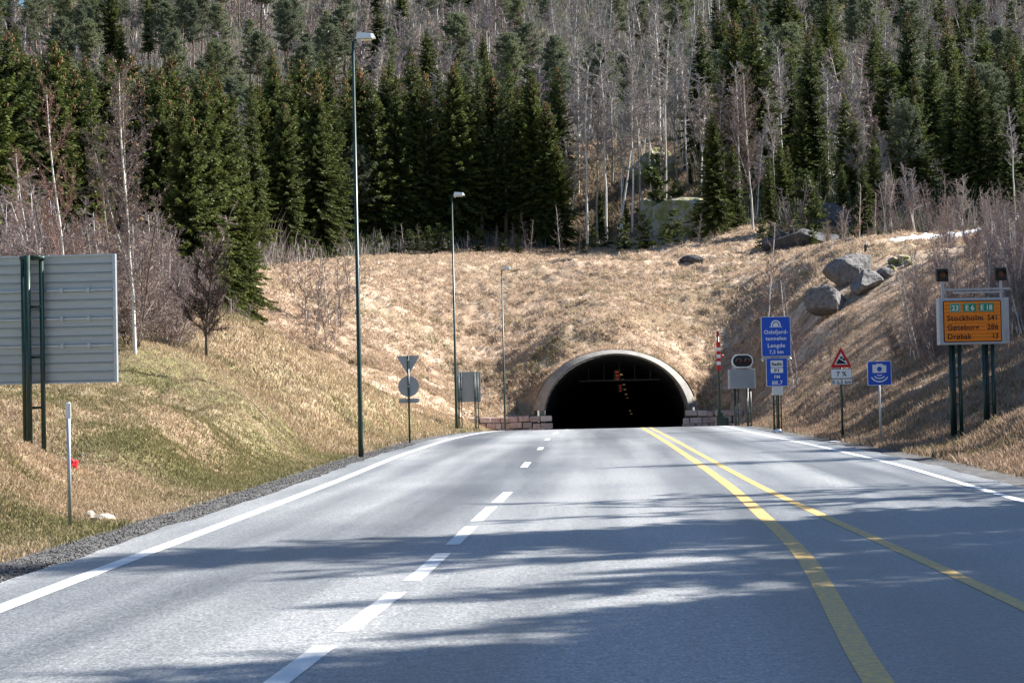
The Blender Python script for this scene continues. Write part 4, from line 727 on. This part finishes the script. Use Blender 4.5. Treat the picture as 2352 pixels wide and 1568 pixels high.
def make_spruce(seed, h=18, R0=2.9, clear=.06, cones=0, dens=1.0, sag=.25):
    r = np.random.default_rng(seed); root = bpy.data.objects.new("spruce_tree", None); COL.objects.link(root)
    t = TB(); zz = np.linspace(-.8, h, 9); t.tube(np.stack([r.normal(0, .04, 9) * (zz > 1), r.normal(0, .04, 9) * (zz > 1), zz], 1), .018 * h * np.clip(1 - zz / h, .04, 1) ** .9 * .75, 8, (.12, .09, .065)); V, F_, c = t.out(); np_mesh("trunk", V, F_, [mt['bark_s']], root, smooth=True)
    cr = TB(); z = h * clear; lop = r.uniform(.72, 1.25, 8)
    T3 = []; TC = []
    while z < h * .985:
        u = z / h; L0 = R0 * (1 - u) ** .72 * (1 if u > .2 else .62 + 1.9 * u) ; nbr = int(r.integers(5, 9)); L0 *= r.uniform(.78, 1.18); a0 = r.uniform(0, 6.28)
        for k in range(nbr):
            a = a0 + k * 6.283 / nbr + r.normal(0, .25); L = max(.16, L0 * r.uniform(.62, 1.18) * lop[int(a / 6.283 * 8) % 8]); zb = z + r.normal(0, .1)
            if r.uniform() < .06: continue
            n = max(4, int(L * 8.0 * dens)); s = (np.arange(n) + r.uniform(.2, .8, n)) / n; s = s ** .8; hor = np.array([math.cos(a), math.sin(a), 0]); lat = np.array([-math.sin(a), math.cos(a), 0])
            pit = -.35 + 1.1 * u; zc = zb + L * (pit * s - sag * (1.6 - u) * s ** 2 * 1.4 + .32 * s ** 4); base = hor[None] * (s * L)[:, None]; base[:, 2] = zc
            if L > .8:
                sp = np.linspace(0, 1, 4); cr.tube(np.stack([hor[0] * sp * L, hor[1] * sp * L, zb + L * (pit * sp - sag * (1.6 - u) * sp ** 2 * 1.4 + .32 * sp ** 4)], 1), .03 * (1 - sp * .8) * L / 2, 3, (.07, .055, .035))
            for side in (-1, 1, 0, 0):
                m_ = len(s); ln = (.30 + .5 * (1 - s) * min(1, L / 2.2)) * r.uniform(.55, 1.25, m_) * (.55 if side == 0 else 1) * min(1, .45 + L * .4)
                if side: dr = unit(hor[None] * r.uniform(.4, 1.1, (m_, 1)) + lat[None] * side * r.uniform(.5, 1.1, (m_, 1)) + np.stack([0 * s, 0 * s, r.uniform(-.75, -.05, m_)], 1))
                else: dr = unit(hor[None] * r.uniform(-.1, .7, (m_, 1)) + lat[None] * r.normal(0, .35, (m_, 1)) + np.stack([0 * s, 0 * s, r.uniform(-1.3, -.5, m_) if side == 0 and r.uniform() < .7 else r.uniform(.1, .6, m_)], 1))
                tip = base + dr * ln[:, None]; wd = unit(np.cross(dr, r.normal(0, 1, (m_, 3)))) * (ln * r.uniform(.16, .27, m_))[:, None]; mid = base + dr * (ln * .4)[:, None]
                T3.append(np.stack([base, mid + wd, tip], 1)); T3.append(np.stack([base, tip, mid - wd], 1))
                cc = np.array((.058, .078, .02)) * r.uniform(.6, 1.5, (m_, 1)) * (.8 + .55 * s[:, None]) + np.array((.016, .016, .0)) * (s[:, None] > .75); TC += [cc, cc]
        z += r.uniform(.24, .42) * (1 if u < .8 else .7)
    cr.tris(np.concatenate(T3), np.concatenate(TC)); V, F_, c = cr.out(); mi = np.zeros(len(F_), int)
    if cones:
        ct = TB()
        for _ in range(int(cones * .6)):
            u = 1 - abs(r.normal(0, .12)) - .01; u = min(.985, max(.55, u)); a = r.uniform(0, 6.28); rr = R0 * (1 - u) ** .72 * r.uniform(.4, 1.05); p = np.array([rr * math.cos(a), rr * math.sin(a), u * h + r.normal(0, .1)]); ct.tube([p, p - [0, 0, .1], p - [0, 0, .26]], [.03, .06, .02], 4, (.3, .14, .06))
        V2, F2, c2 = ct.out(); mi = np.concatenate([mi, np.ones(len(F2), int)]); F_ = np.concatenate([F_, F2 + len(V)]); V = np.concatenate([V, V2]); c = np.concatenate([c, c2])
    np_mesh("crown", V, F_, [mt['needle'], mt['cone']], root, col=c, midx=mi); root["h"] = float(h); return root
def make_pine(seed, h=17, R0=2.6):
    r = np.random.default_rng(seed); root = bpy.data.objects.new("pine_tree", None); COL.objects.link(root); t = TB(); n = 10; zz = np.linspace(-.8, h * .96, n); wob = np.cumsum(r.normal(0, .07, (n, 2)), 0); wob[0] = 0; P_ = np.stack([wob[:, 0], wob[:, 1], zz], 1)
    t.tube(P_, .014 * h * np.clip(1 - zz / h, .1, 1) ** .8, 8, (.2, .12, .08)); V, F_, c = t.out(); np_mesh("trunk", V, F_, [mt['bark_p']], root, smooth=True)
    cr = TB(); T3 = []; TC = []; z = h * r.uniform(.38, .5)
    while z < h:
        u = (z / h - .38) / .62; L0 = R0 * (math.sin(math.pi * (.22 + .74 * min(1, u))) ** .8); tx = np.interp(z, zz, wob[:, 0]); ty = np.interp(z, zz, wob[:, 1])
        for k in range(int(r.integers(3, 6))):
            a = r.uniform(0, 6.28); L = L0 * r.uniform(.5, 1.2); el = r.uniform(-.1, .35) + u * .5; d = np.array([math.cos(a) * math.cos(el), math.sin(a) * math.cos(el), math.sin(el)]); b0 = np.array([tx, ty, z]); sp = np.linspace(0, 1, 4)[:, None]; pp = b0 + d * L * sp + np.array([0, 0, .18 * L]) * sp ** 2; cr.tube(pp, [.05, .04, .03, .015], 3, (.2, .11, .06))
            for q_ in range(int(4 + L * 4)):
                sq = r.uniform(.3, 1.05); cc = b0 + d * L * sq + np.array([0, 0, .18 * L]) * sq ** 2 + r.normal(0, .22, 3) * [1, 1, .6]; m_ = 20; dr = unit(r.normal(0, 1, (m_, 3)) + [0, 0, .45]); ln = r.uniform(.16, .42, m_); tip = cc + dr * ln[:, None]; wd = unit(np.cross(dr, r.normal(0, 1, (m_, 3)))) * .045; T3.append(np.stack([cc - wd, cc + wd, tip], 1)); TC.append(np.array((.19, .225, .13)) * r.uniform(.6, 1.35, (m_, 1)) * np.ones((m_, 3)))
        z += r.uniform(.22, .4)
    cr.tris(np.concatenate(T3), np.concatenate(TC)); cr.mesh("crown", [mt['needle']], root); root["h"] = float(h); return root
def make_bare(name, seed, h=14, stems=1, spread=.18, clear=.35, twc=(.23, .17, .15), bark='bark_b', nbr=34, tw=1.0, tr=.0075, reach=.2, leaves=0, fork=False, twn=1.0):
    r = np.random.default_rng(seed); root = bpy.data.objects.new(name, None); COL.objects.link(root); t = TB(); cr = TB(); T3 = []; TC = []
    def branch(p0, d, L, r0, lev, tb, col):
        n = 6 if lev < 2 else 4; pts = [p0]; dd = d.copy()
        for i in range(n): dd = unit(dd + r.normal(0, .10 if lev == 0 else .17, 3) + np.array([0, 0, .06 if lev < 2 else .03])); pts.append(pts[-1] + dd * L / n)
        pts = np.array(pts); tb.tube(pts, r0 * np.linspace(1, .28, n + 1), 7 if lev == 0 else (4 if lev == 1 else 3), col); return pts
    def twigs(pts, L, cnt):
        m_ = int(cnt); s = r.uniform(.15, 1, m_) * (len(pts) - 1); i = np.minimum(s.astype(int), len(pts) - 2); f = (s - i)[:, None]; b = pts[i] * (1 - f) + pts[i + 1] * f; ax = unit(pts[i + 1] - pts[i]); dr = unit(ax * r.uniform(.5, 1.3, (m_, 1)) + unit(r.normal(0, 1, (m_, 3))) * .8 + [0, 0, .12]); ln = r.uniform(.25, .8, m_) * L
        for seg in range(2):
            tip = b + dr * ln[:, None] * .55; wd = unit(np.cross(dr, r.normal(0, 1, (m_, 3)))) * (tw * (.008 if seg == 0 else .0055)); T3.append(np.stack([b - wd, b + wd, tip], 1)); TC.append(np.array(twc) * r.uniform(.6, 1.4, (m_, 1)) * np.ones((m_, 3))); b = b + dr * ln[:, None] * .5; dr = unit(dr + r.normal(0, .35, (m_, 3)) + [0, 0, .05]); ln = ln * .8
            # side shoots
            for _ in range(2):
                b2 = b - dr * (ln * r.uniform(0, .5, m_))[:, None]; d2 = unit(dr + r.normal(0, .6, (m_, 3))); tp = b2 + d2 * (ln * r.uniform(.25, .5, m_))[:, None]; w2 = unit(np.cross(d2, r.normal(0, 1, (m_, 3)))) * tw * .0045; T3.append(np.stack([b2 - w2, b2 + w2, tp], 1)); TC.append(np.array(twc) * r.uniform(.6, 1.4, (m_, 1)) * np.ones((m_, 3)))
    for s_ in range(stems):
        a = r.uniform(0, 6.28); d0 = unit(np.array([math.cos(a) * spread * (stems > 1) + r.normal(0, .03), math.sin(a) * spread * (stems > 1) + r.normal(0, .03), 1.0])); hs = h * (1 if s_ == 0 else r.uniform(.6, .98)); n = 12; dd = d0.copy(); pts = [np.array([r.normal(0, .12) * (stems > 1), r.normal(0, .12) * (stems > 1), -.6])]
        for i in range(n): dd = unit(dd + np.array([r.normal(0, .035), r.normal(0, .035), .04])); pts.append(pts[-1] + dd * (hs + .6) / n)
        pts = np.array(pts); rad = tr * hs * np.linspace(1, .12, n + 1) ** .85 + .008; t.tube(pts, rad, 8, (.6, .58, .52))
        main = [(pts, hs)]
        if fork: 
            for _ in range(2):
                i0 = int(r.integers(4, 7)); a = r.uniform(0, 6.28); dq = unit(np.array([math.cos(a) * .38, math.sin(a) * .38, 1])); pq = [pts[i0]]; 
                for i in range(7): dq = unit(dq + np.array([r.normal(0, .04), r.normal(0, .04), .07])); pq.append(pq[-1] + dq * hs * .5 / 7)
                pq = np.array(pq); t.tube(pq, tr * hs * .6 * np.linspace(1, .15, 8), 6, (.6, .58, .52)); main.append((pq, hs * .6))
        for mp, hm in main:
            cnt = int(nbr * (1 if hm == hs else .5) / max(1, stems * .6))
            for k in range(cnt):
                u = (clear if hm == hs else .1) + (1 - (clear if hm == hs else .1)) * (k + r.uniform(0, 1)) / cnt; u = min(.98, u); x_ = u * (len(mp) - 1); i = min(int(x_), len(mp) - 2); p0 = mp[i] * (1 - x_ + i) + mp[i + 1] * (x_ - i); a = k * 2.4 + r.normal(0, .5); el = R(r.uniform(32, 62)); d = np.array([math.cos(a) * math.cos(el), math.sin(a) * math.cos(el), math.sin(el)])
                L = h * reach * r.uniform(.55, 1.15) * (1.15 - u * .75) * (.55 + .45 * min(1, (u - clear + .25) * 3)); b1 = branch(p0, d, L, max(.008, .010 * L + .004) * tw, 1, cr, np.array(twc) * 1.25)
                twigs(b1, L * .33, 9 * twn * (1 + L)); ns = int(2 + L * 1.6)
                for _ in range(ns):
                    j = int(r.integers(1, len(b1) - 1)); d2 = unit(unit(b1[j + 1] - b1[j]) + unit(r.normal(0, 1, 3)) * .75); L2 = L * r.uniform(.3, .6); b2 = branch(b1[j], d2, L2, .007 * tw, 2, cr, np.array(twc) * 1.1); twigs(b2, L * .3, 8 * twn * (1 + L2))
    if leaves:
        B = np.concatenate(T3)[:, 2]; k = r.integers(0, len(B), leaves); b = B[k]; n3 = r.normal(0, .035, (leaves, 3, 3)); T3.append(b[:, None] + n3); TC.append(np.array((.26, .17, .09)) * r.uniform(.6, 1.4, (leaves, 1)) * np.ones((leaves, 3)))
    cr.tris(np.concatenate(T3), np.concatenate(TC)); V, F_, c = t.out(); np_mesh("trunk", V, F_, [mt[bark]], root, smooth=True); cr.mesh("crown", [mt['twig']], root); root["h"] = float(h); return root
protos = {}
protos['spruce'] = [make_spruce(1, 18, 3.3, cones=60), make_spruce(2, 20, 3.4, .1, cones=70), make_spruce(3, 16, 3.2, .05), make_spruce(4, 19, 2.8, .14), make_spruce(5, 17, 3.6, .03, cones=40, sag=.34), make_spruce(6, 21, 3.2, .2)]
protos['bigspruce'] = [make_spruce(11, 20, 4.2, .02, 150, 1.5, .33), make_spruce(12, 21, 4.0, .05, 170, 1.5, .3), make_spruce(13, 19, 3.9, .08, 60, 1.5, .25)]
protos['youngspruce'] = [make_spruce(21, 2.4, 1.0, .02, dens=2.2, sag=.1), make_spruce(22, 3.2, 1.2, .02, dens=2.0, sag=.1)]
protos['pine'] = [make_pine(31, 17), make_pine(32, 15, 2.9), make_pine(33, 19, 2.4), make_pine(34, 16, 3.1)]
mau = (.30, .25, .235); grey = (.33, .30, .275)
protos['birch'] = [make_bare('birch_tree', 41, 15, twc=mau, tw=4.8), make_bare('birch_tree', 42, 16, twc=grey, tw=4.8, clear=.45), make_bare('birch_tree', 43, 13, twc=(.27, .205, .19), tw=4.8, clear=.3), make_bare('birch_tree', 44, 15, stems=2, twc=grey, tw=4.8), make_bare('birch_tree', 45, 14, stems=3, twc=mau, tw=4.8, spread=.12)]
protos['aspen'] = [make_bare('aspen_tree', 51, 19, twc=(.36, .33, .305), bark='bark_b', tw=3.4, clear=.5, tr=.007, reach=.15, nbr=30), make_bare('aspen_tree', 52, 18, twc=(.34, .31, .29), bark='bark_a', tw=3.4, clear=.45, reach=.17, nbr=30, tr=.007), make_bare('aspen_tree', 53, 20, stems=2, spread=.07, twc=(.30, .28, .25), bark='bark_b', tw=3.4, clear=.55, reach=.14, tr=.006)]
protos['nearbirch'] = [make_bare('birch_tree', 61, 10, twc=(.20, .16, .14), tw=1.1, clear=.25, nbr=40, fork=True, leaves=2500, reach=.24), make_bare('birch_tree', 62, 10, twc=(.24, .14, .11), tw=1.1, clear=.2, nbr=44, leaves=800, reach=.24)]
protos['thicket'] = [make_bare('bare_shrub', 71, 5, stems=4, spread=.32, clear=.1, twc=(.25, .20, .19), bark='bark_a', tw=1.3, nbr=46, reach=.26, tr=.006, twn=1.1), make_bare('bare_shrub', 72, 5.5, stems=3, spread=.25, clear=.12, twc=(.29, .24, .225), bark='bark_b', tw=1.3, nbr=40, reach=.26, tr=.006, twn=1.1), make_bare('bare_shrub', 73, 4.5, stems=5, spread=.4, clear=.1, twc=(.25, .20, .175), bark='bark_d', tw=1.3, nbr=50, reach=.28, tr=.005, twn=1.1)]
protos['sapling'] = [make_bare('birch_sapling', 81, 4, twc=(.26, .2, .17), tw=1.5, clear=.1, nbr=26, reach=.2, tr=.007), make_bare('birch_sapling', 82, 4.5, twc=(.24, .19, .18), bark='bark_a', tw=1.5, clear=.1, nbr=28, reach=.2, tr=.007)]
protos['leaner'] = [make_bare('small_tree', 91, 4.2, twc=(.07, .055, .05), bark='bark_d', tw=1.9, clear=.25, nbr=34, reach=.42, tr=.016, twn=2.2)]
TREES = []      # (root, kind, px, py_base, py_top, d, h)
used = set()
def place(kindn, x, y, h, wide=1.0, v=None, z=None):
    pl = protos[kindn]; i = (random.randrange(len(pl)) if v is None else v % len(pl)); src = pl[i]
    if src.name in used:
        o = src.copy(); COL.objects.link(o)
        for ch in src.children: c = ch.copy(); c.parent = o; COL.objects.link(c)
    else: o = src; used.add(src.name)
    o["kindn"] = kindn; s = h / src["h"]; zz = H(x, y) if z is None else z; o.location = (x, y, zz); o.rotation_euler = (0, 0, random.uniform(0, 6.28)); o.scale = (s * wide, s * wide, s)
    bx, by = proj(x, y, zz); tx, ty = proj(x, y, zz + h); TREES.append((o, kindn, bx, by, ty, y, h)); return o
def hero(kindn, px, d, top, v=None, wide=1.0, base=None, hmax=28):
    p = P(px, base or 600, d); z = H(p.x, p.y); bx, by = proj(p.x, p.y, z); h = (by - top) * d / F; return place(kindn, p.x - ROLL * h * .5 * 0, p.y, max(1.0, min(h, hmax)), wide, v)
# front rows of spruces behind the field
for px, top, d in ((600, 190, 205), (640, 135, 228), (672, 165, 224), (700, 130, 238), (735, 150, 226), (765, 140, 232), (800, 170, 240), (835, 150, 244), (862, 175, 240), (890, 150, 246), (920, 170, 242), (952, 100, 246), (985, 160, 244), (1015, 150, 248), (1050, 140, 244), (1080, 160, 250), (1108, 150, 246), (1140, 165, 250), (1165, 175, 246),
                   (1200, 190, 248), (1232, 165, 246), (1262, 230, 244), (1285, 330, 243), (820, 120, 262), (905, 130, 265), (970, 150, 262), (1060, 130, 266), (1125, 125, 262), (1180, 140, 268), (745, 110, 255), (680, 120, 262), (620, 150, 256), (1225, 120, 275)):
    hero('bigspruce' if d < 252 and random.random() < .5 else 'spruce', px, d, top)
hero('bigspruce', 506, 142, 172, 0, 1.0); hero('bigspruce', 430, 122, 190, 1, .9); hero('bigspruce', 470, 132, 150, 2, .9); hero('bigspruce', 375, 130, 150, 1, .9); hero('bigspruce', 555, 150, 330, 2, .8)
hero('bigspruce', 735, 215, 190, 0, 1.0); hero('bigspruce', 660, 205, 230, 2, 1.0)
for px, top, d in ((30, 60, 118), (-30, 40, 112), (85, 120, 126), (132, 82, 122), (180, 150, 130), (215, 150, 124), (255, 120, 132), (290, 130, 138), (325, 170, 130), (355, 140, 142), (400, 120, 150), (60, 110, 140), (545, 210, 165), (585, 180, 175), (490, 150, 170), (310, 120, 165), (160, 110, 155)): hero('bigspruce' if random.random() < .6 else 'spruce', px, d, top)
# right hand heroes
for kn, px, top, d, v in (('bigspruce', 1646, 255, 202, 2), ('spruce', 1745, 5, 236, 0), ('spruce', 1870, 60, 232, 1), ('bigspruce', 1700, 40, 250, 1), ('bigspruce', 2112, 170, 214, 2), ('bigspruce', 2248, 150, 206, 1), ('spruce', 2205, 140, 216, 0), ('spruce', 2290, 180, 212, 3), ('spruce', 2340, 120, 206, 1), ('spruce', 2150, 60, 240, 5), ('spruce', 2060, 220, 226, 3),
                           ('spruce', 1800, 330, 222, 2), ('spruce', 1940, 330, 230, 4), ('spruce', 1620, 30, 262, 1), ('spruce', 1830, 110, 246, 3), ('spruce', 2020, 110, 250, 5), ('spruce', 2100, 20, 262, 1), ('spruce', 2190, 30, 256, 0), ('spruce', 2380, 80, 215, 2), ('spruce', 2270, 60, 245, 4), ('spruce', 1515, 380, 240, 2), ('spruce', 1290, 150, 262, 0), ('spruce', 1690, 330, 212, 4),
                           ('spruce', 1765, 400, 214, 2), ('spruce', 1850, 430, 216, 4), ('spruce', 1905, 440, 212, 2), ('spruce', 1965, 450, 206, 4), ('spruce', 2320, 300, 200, 4), ('spruce', 2075, 300, 212, 3), ('spruce', 1440, 460, 242, 2), ('spruce', 1380, 430, 246, 4), ('spruce', 1590, 370, 250, 2)): hero(kn, px, d, top, v)
hero('nearbirch', 1733, 203, 165, 0, .8); 
for px, top, d, v in ((1350, 150, 240, 0), (1372, 160, 242, 1), (1392, 130, 240, 0), (1425, 120, 238, 2), (1452, 150, 236, 0), (1470, 110, 236, 1), (1497, 140, 238, 0), (1520, 20, 244, 0), (1532, 60, 242, 2), (1560, 120, 248, 1), (1585, 130, 250, 0), (1570, 60, 262, 2), (1600, 110, 266, 0), (1410, 70, 262, 1), (1330, 90, 262, 0), (1480, 60, 268, 2), (1385, 40, 275, 1)): hero('aspen', px, d, top, v, 1.0, 560)
for px, top, d, v in ((1800, 100, 235, 0), (1960, 90, 240, 1), (1910, 180, 232, 0), (2010, 190, 228, 2), (1700, 150, 226, 0), (1780, 200, 224, 1), (2335, 250, 196, 0), (1990, 240, 222, 1)): hero('aspen' if v < 2 else 'birch', px, d, top, v)
# scattered forest behind
cells = []
def zone(px, d):
    if px < 320: w_ = dict(spruce=.38, pine=.36, birch=.26)
    elif px < 560: w_ = dict(spruce=.3, pine=.25, birch=.45)
    elif px < 900: w_ = dict(spruce=.07, pine=.22, birch=.71)
    elif px < 1250: w_ = dict(spruce=.08, pine=.24, birch=.68)
    elif px < 1650: w_ = dict(spruce=.05, pine=.14, birch=.61, aspen=.20)
    else: w_ = dict(spruce=.36, pine=.26, birch=.32, aspen=.06)
    if d > 520: w_['pine'] += .1; w_['birch'] += .15
    return w_
cnt = dict(spruce=0, pine=0, birch=0, aspen=0)
MAXN = dict(spruce=120, pine=230, birch=299, aspen=130); ntry = 0; pos = []
while ntry < 14000 and sum(cnt.values()) < 860:
    ntry += 1; u = random.random(); d = 238 + 470 * u ** 1.35; px = random.uniform(-60, 2410); p = P(px, 400, d); x = p.x
    if d < float(forest_edge(np.array(x))) + 14: continue
    if 1300 < px < 1640 and d < 290 and random.random() < .75: continue
    if 1820 < px < 2010 and 225 < d < 268 and random.random() < .85: continue
    if px < 560 and d < 180: continue
    md = 2.6 + d * .004
    if any(abs(x - a) < md and abs(d - b) < md * 1.6 for a, b in pos): continue
    wz = zone(px, d); kk = random.choices(list(wz), list(wz.values()))[0]
    if cnt[kk] >= MAXN[kk]: continue
    cnt[kk] += 1; pos.append((x, d)); h = dict(spruce=random.uniform(11, 19), pine=random.uniform(12, 18), birch=random.uniform(10, 16), aspen=random.uniform(13, 18))[kk] * (1 + (d - 240) / 900); place(kk, x, d, h, random.uniform(1.0, 1.4))
for px, d in [(random.uniform(1640, 2400), random.uniform(206, 240)) for _ in range(26)]:
    p = P(px, 500, d)
    if not (1800 < px < 2000 and d > 232): place(random.choice(['spruce', 'pine', 'birch', 'spruce']), p.x, max(d, float(forest_edge(np.array(p.x))) + 12), random.uniform(5, 14))
for _ in range(60):       # left wood between the mound and the hill
    px = random.uniform(-60, 620); d = random.uniform(150, 240); p = P(px, 500, d)
    if d < float(forest_edge(np.array(p.x))) + 6: continue
    place(random.choice(['spruce', 'spruce', 'pine', 'birch']), p.x, d, random.uniform(12, 17))
# young spruces and saplings along the foot of the wood
for px, d, h in ((845, 232, 1.9), (870, 229, 2.4), (905, 231, 2.0), (940, 229, 2.3), (962, 231, 2.6), (985, 230, 2.2), (1010, 228, 2.7), (1035, 231, 2.0), (1100, 231, 2.4), (1155, 229, 1.9), (1190, 230, 1.6), (1340, 229, 1.5), (1362, 231, 1.9), (1395, 229, 2.0), (1432, 226, 3.0), (1478, 224, 3.4), (1527, 222, 2.6), (1548, 206, 3.6), (1602, 203, 3.0), (1510, 238, 6.5), (1555, 236, 3.4), (1670, 208, 3), (1830, 190, 2.6), (1700, 206, 2.4), (775, 226, 2.4), (808, 229, 2.0)): p = P(px, 580, d); place('youngspruce', p.x, d, h * 1.35)
for px, d, top, kn in ((880, 231, 525, 0), (905, 232, 520, 1), (930, 230, 512, 0), (965, 230, 515, 1), (1075, 231, 530, 0), (1140, 229, 520, 1), (1218, 228, 505, 0), (1180, 230, 515, 1), (1288, 229, 470, 0), (1208, 230, 490, 1), (1330, 228, 520, 0), (1605, 196, 490, 1), (1635, 203, 470, 0), (1756, 158, 510, 0), (1822, 118, 655, 1), (1816, 119, 640, 0), (690, 172, 560, 0), (660, 170, 575, 1), (715, 170, 585, 0)): hero('sapling', px, d, top, kn)
# bare young trees on the right hand brow
for px, d, top in ((1935, 172, 470), (1975, 176, 420), (2035, 172, 395), (2052, 174, 400), (2075, 176, 470), (2108, 172, 375), (2140, 178, 420), (2165, 176, 400), (2190, 180, 430), (2210, 178, 405), (2240, 184, 460), (2265, 182, 430), (2290, 186, 455), (2310, 184, 470), (2335, 188, 440), (2090, 182, 440), (2010, 180, 440), (1900, 176, 500)): hero(random.choice(['sapling', 'thicket', 'birch']), px, d, top)
# thickets on the right bank above the orange sign
for px, d, h in ((2066, 92, 3.0), (2095, 90, 3.6), (2110, 88, 4.8), (2130, 87, 3.6), (2150, 85, 5.0), (2176, 84, 4.4), (2205, 84, 5.2), (2235, 83, 4.2), (2260, 86, 5.2), (2290, 82, 4.4), (2310, 84, 5.0), (2335, 81, 4.6), (2355, 80, 5.0), (2380, 82, 4.8), (2320, 94, 5.2), (2270, 96, 5.0), (2220, 98, 4.2), (2180, 98, 3.6), (2350, 96, 5.4), (2395, 90, 5.2), (2240, 106, 4.4), (2300, 106, 5), (2360, 108, 5.2), (2160, 108, 2.8), (2120, 104, 2.4)): p = P(px, 800, d); place('thicket', p.x, d, h, .9)
for px, d, h in ((1880, 121, 2.0), (1905, 120, 1.6), (1925, 126, 1.6)): p = P(px, 700, d); place('thicket', p.x, d, h, .5)
for k in range(34):
    px = random.uniform(2110, 2400); d = random.uniform(112, 156); p = P(px, 700, d); place('thicket', p.x, d, random.uniform(2.5, 4.6), .9)
for px, d, h in ((440, 96, 5), (470, 98, 4.6), (500, 100, 5.2), (530, 104, 4.6), (556, 108, 5), (575, 112, 4.4), (485, 88, 3.6)): p = P(px, 700, d); place('thicket', p.x, d, h, .9)
for px, d, h in ((1770, 200, 9), (1985, 196, 8), (1935, 203, 7), (2010, 203, 10)): p = P(px, 500, d); place('spruce', p.x, d, h)
for px, d, h in ((1775, 190, 2.6), (1800, 189, 2.2), (1835, 188, 3), (1865, 187, 2.4), (1880, 196, 5), (1900, 190, 3), (1750, 192, 3.2), (1820, 200, 6), (1850, 202, 7)): p = P(px, 560, d); place(random.choice(['thicket', 'youngspruce']), p.x, d, h)
# left thicket
for px, d, h in [(x_, random.uniform(58, 84), random.uniform(3.2, 5.2)) for x_ in np.linspace(-40, 400, 22)] + [(x_, random.uniform(80, 100), random.uniform(4.5, 6.6)) for x_ in np.linspace(-40, 430, 14)] + [(410, 66, 3.6), (385, 63, 3.8), (430, 74, 3.2), (360, 62, 4.2), (340, 60, 4.0)]: p = P(px, 800, d); place('thicket', p.x, d, h, 1.15)
for px, d, top in ((650, 168, 560), (675, 166, 570), (700, 160, 520), (730, 158, 515), (755, 160, 520), (780, 162, 530), (745, 148, 640), (720, 146, 650), (765, 150, 660), (700, 150, 660), (800, 172, 530), (820, 175, 545)): hero('sapling', px, d, top, hmax=7)
hero('nearbirch', 308, 57, 165, 0, .8); hero('nearbirch', 166, 52, 215, 1, .7); hero('nearbirch', 80, 70, 350, 1, .9); hero('nearbirch', 255, 74, 420, 1, .8)
hero('leaner', 470, 61, 575, 0, 1.0)
# trees beyond the frame on the sunny bank: they throw the shade lying on the carriageway
for x, y, h, kn in SHADE_TREES: place(kn, x, y, h)
# ------------------------------------------------------------------ labels for the trees
def dirn(px):
    for lim, s in ((150, "near the photo's left edge"), (300, "above the big sign back"), (450, "right of the big sign back"), (620, "over the lone dark small tree"), (790, "just left of the nearest lamp"), (930, "just right of the nearest lamp"), (1050, "left of the middle lamp"), (1160, "between middle and farthest lamps"), (1300, "just right of the farthest lamp"), (1440, "above the tunnel's left half"),
                   (1580, "above the tunnel's right half"), (1700, "above the boom barrier"), (1830, "above the tall blue sign"), (1960, "above the triangle sign"), (2100, "above the camera sign"), (2230, "above the orange sign's left half"), (2400, "above the orange sign's right half")):
        if px < lim: return s
    return "beyond the photo's right edge"
def depthn(kn, d, px):
    if kn in ('thicket', 'sapling', 'youngspruce', 'leaner', 'nearbirch'):
        return "on the near bank" if d < 110 else ("at the field's foot" if d < 160 else "at the wood's edge")
    for lim, s in ((150, "in the nearest row"), (215, "in the second row"), (236, "at the wood's edge"), (258, "behind the field"), (290, "low on the hill"), (340, "partway up the hill"), (420, "mid hill"), (520, "upper hill"), (900, "top of the hill")):
        if d < lim: return s
KN = dict(spruce=("spruce", "tree", "spruces in the wood"), bigspruce=("spruce", "tree", "spruces in the wood"), youngspruce=("young spruce", "young tree", "young spruces along the wood edge"), pine=("pine", "tree", "pines on the hillside"), birch=("bare birch", "tree", "bare birches on the hillside"), aspen=("slender aspen", "tree", "slender aspens above the tunnel"),
          nearbirch=("white stemmed birch", "tree", "larger birches"), thicket=("bare twiggy shrub", "shrub", "bare shrubs"), sapling=("thin bare sapling", "sapling", "bare saplings"), leaner=("small dark bare tree", "tree", None))
def ordn(i):
    T_ = ["", "", "twenty", "thirty", "forty", "fifty", "sixty", "seventy", "eighty", "ninety"]
    return ORD[i] if i < 20 else (T_[(i + 1) // 10] + "-" + ORD[(i + 1) % 10 - 1] if (i + 1) % 10 else T_[(i + 1) // 10][:-1] + "ieth")
ORD = "first second third fourth fifth sixth seventh eighth ninth tenth eleventh twelfth thirteenth fourteenth fifteenth sixteenth seventeenth eighteenth nineteenth twentieth".split()
cellsd = {}
for T in TREES:
    o, kn, px, pb, pt, d, h = T
    kw = KN[kn][0]; kw = (('tall ' if h > 15 else ('short ' if h < 11 else '')) if kn in ('spruce', 'bigspruce', 'pine', 'birch', 'aspen') else '') + kw; cellsd.setdefault((kw, depthn(kn, d, px), dirn(px)), []).append(T)
for (kw, dn, dr), L in cellsd.items():
    L.sort(key=lambda t: t[2])
    for i, (o, kn, px, pb, pt, d, h) in enumerate(L):
        lab = f"{kw} {dn}, {dr}" + (f", {ordn(i)} from left" if len(L) > 1 else "")
        tag(o, lab, KN[kn][1], KN[kn][2])
        if len(L) == 1 and kn == 'leaner': o["label"] = "small dark bare tree standing alone on top of the grass mound"
for pl in protos.values():
    for o in pl:
        if o.name not in used:
            for c in list(o.children): bpy.data.objects.remove(c)
            bpy.data.objects.remove(o)
for o in bpy.data.objects:
    for kk in ("h", "kindn"):
        if kk in o: del o[kk]
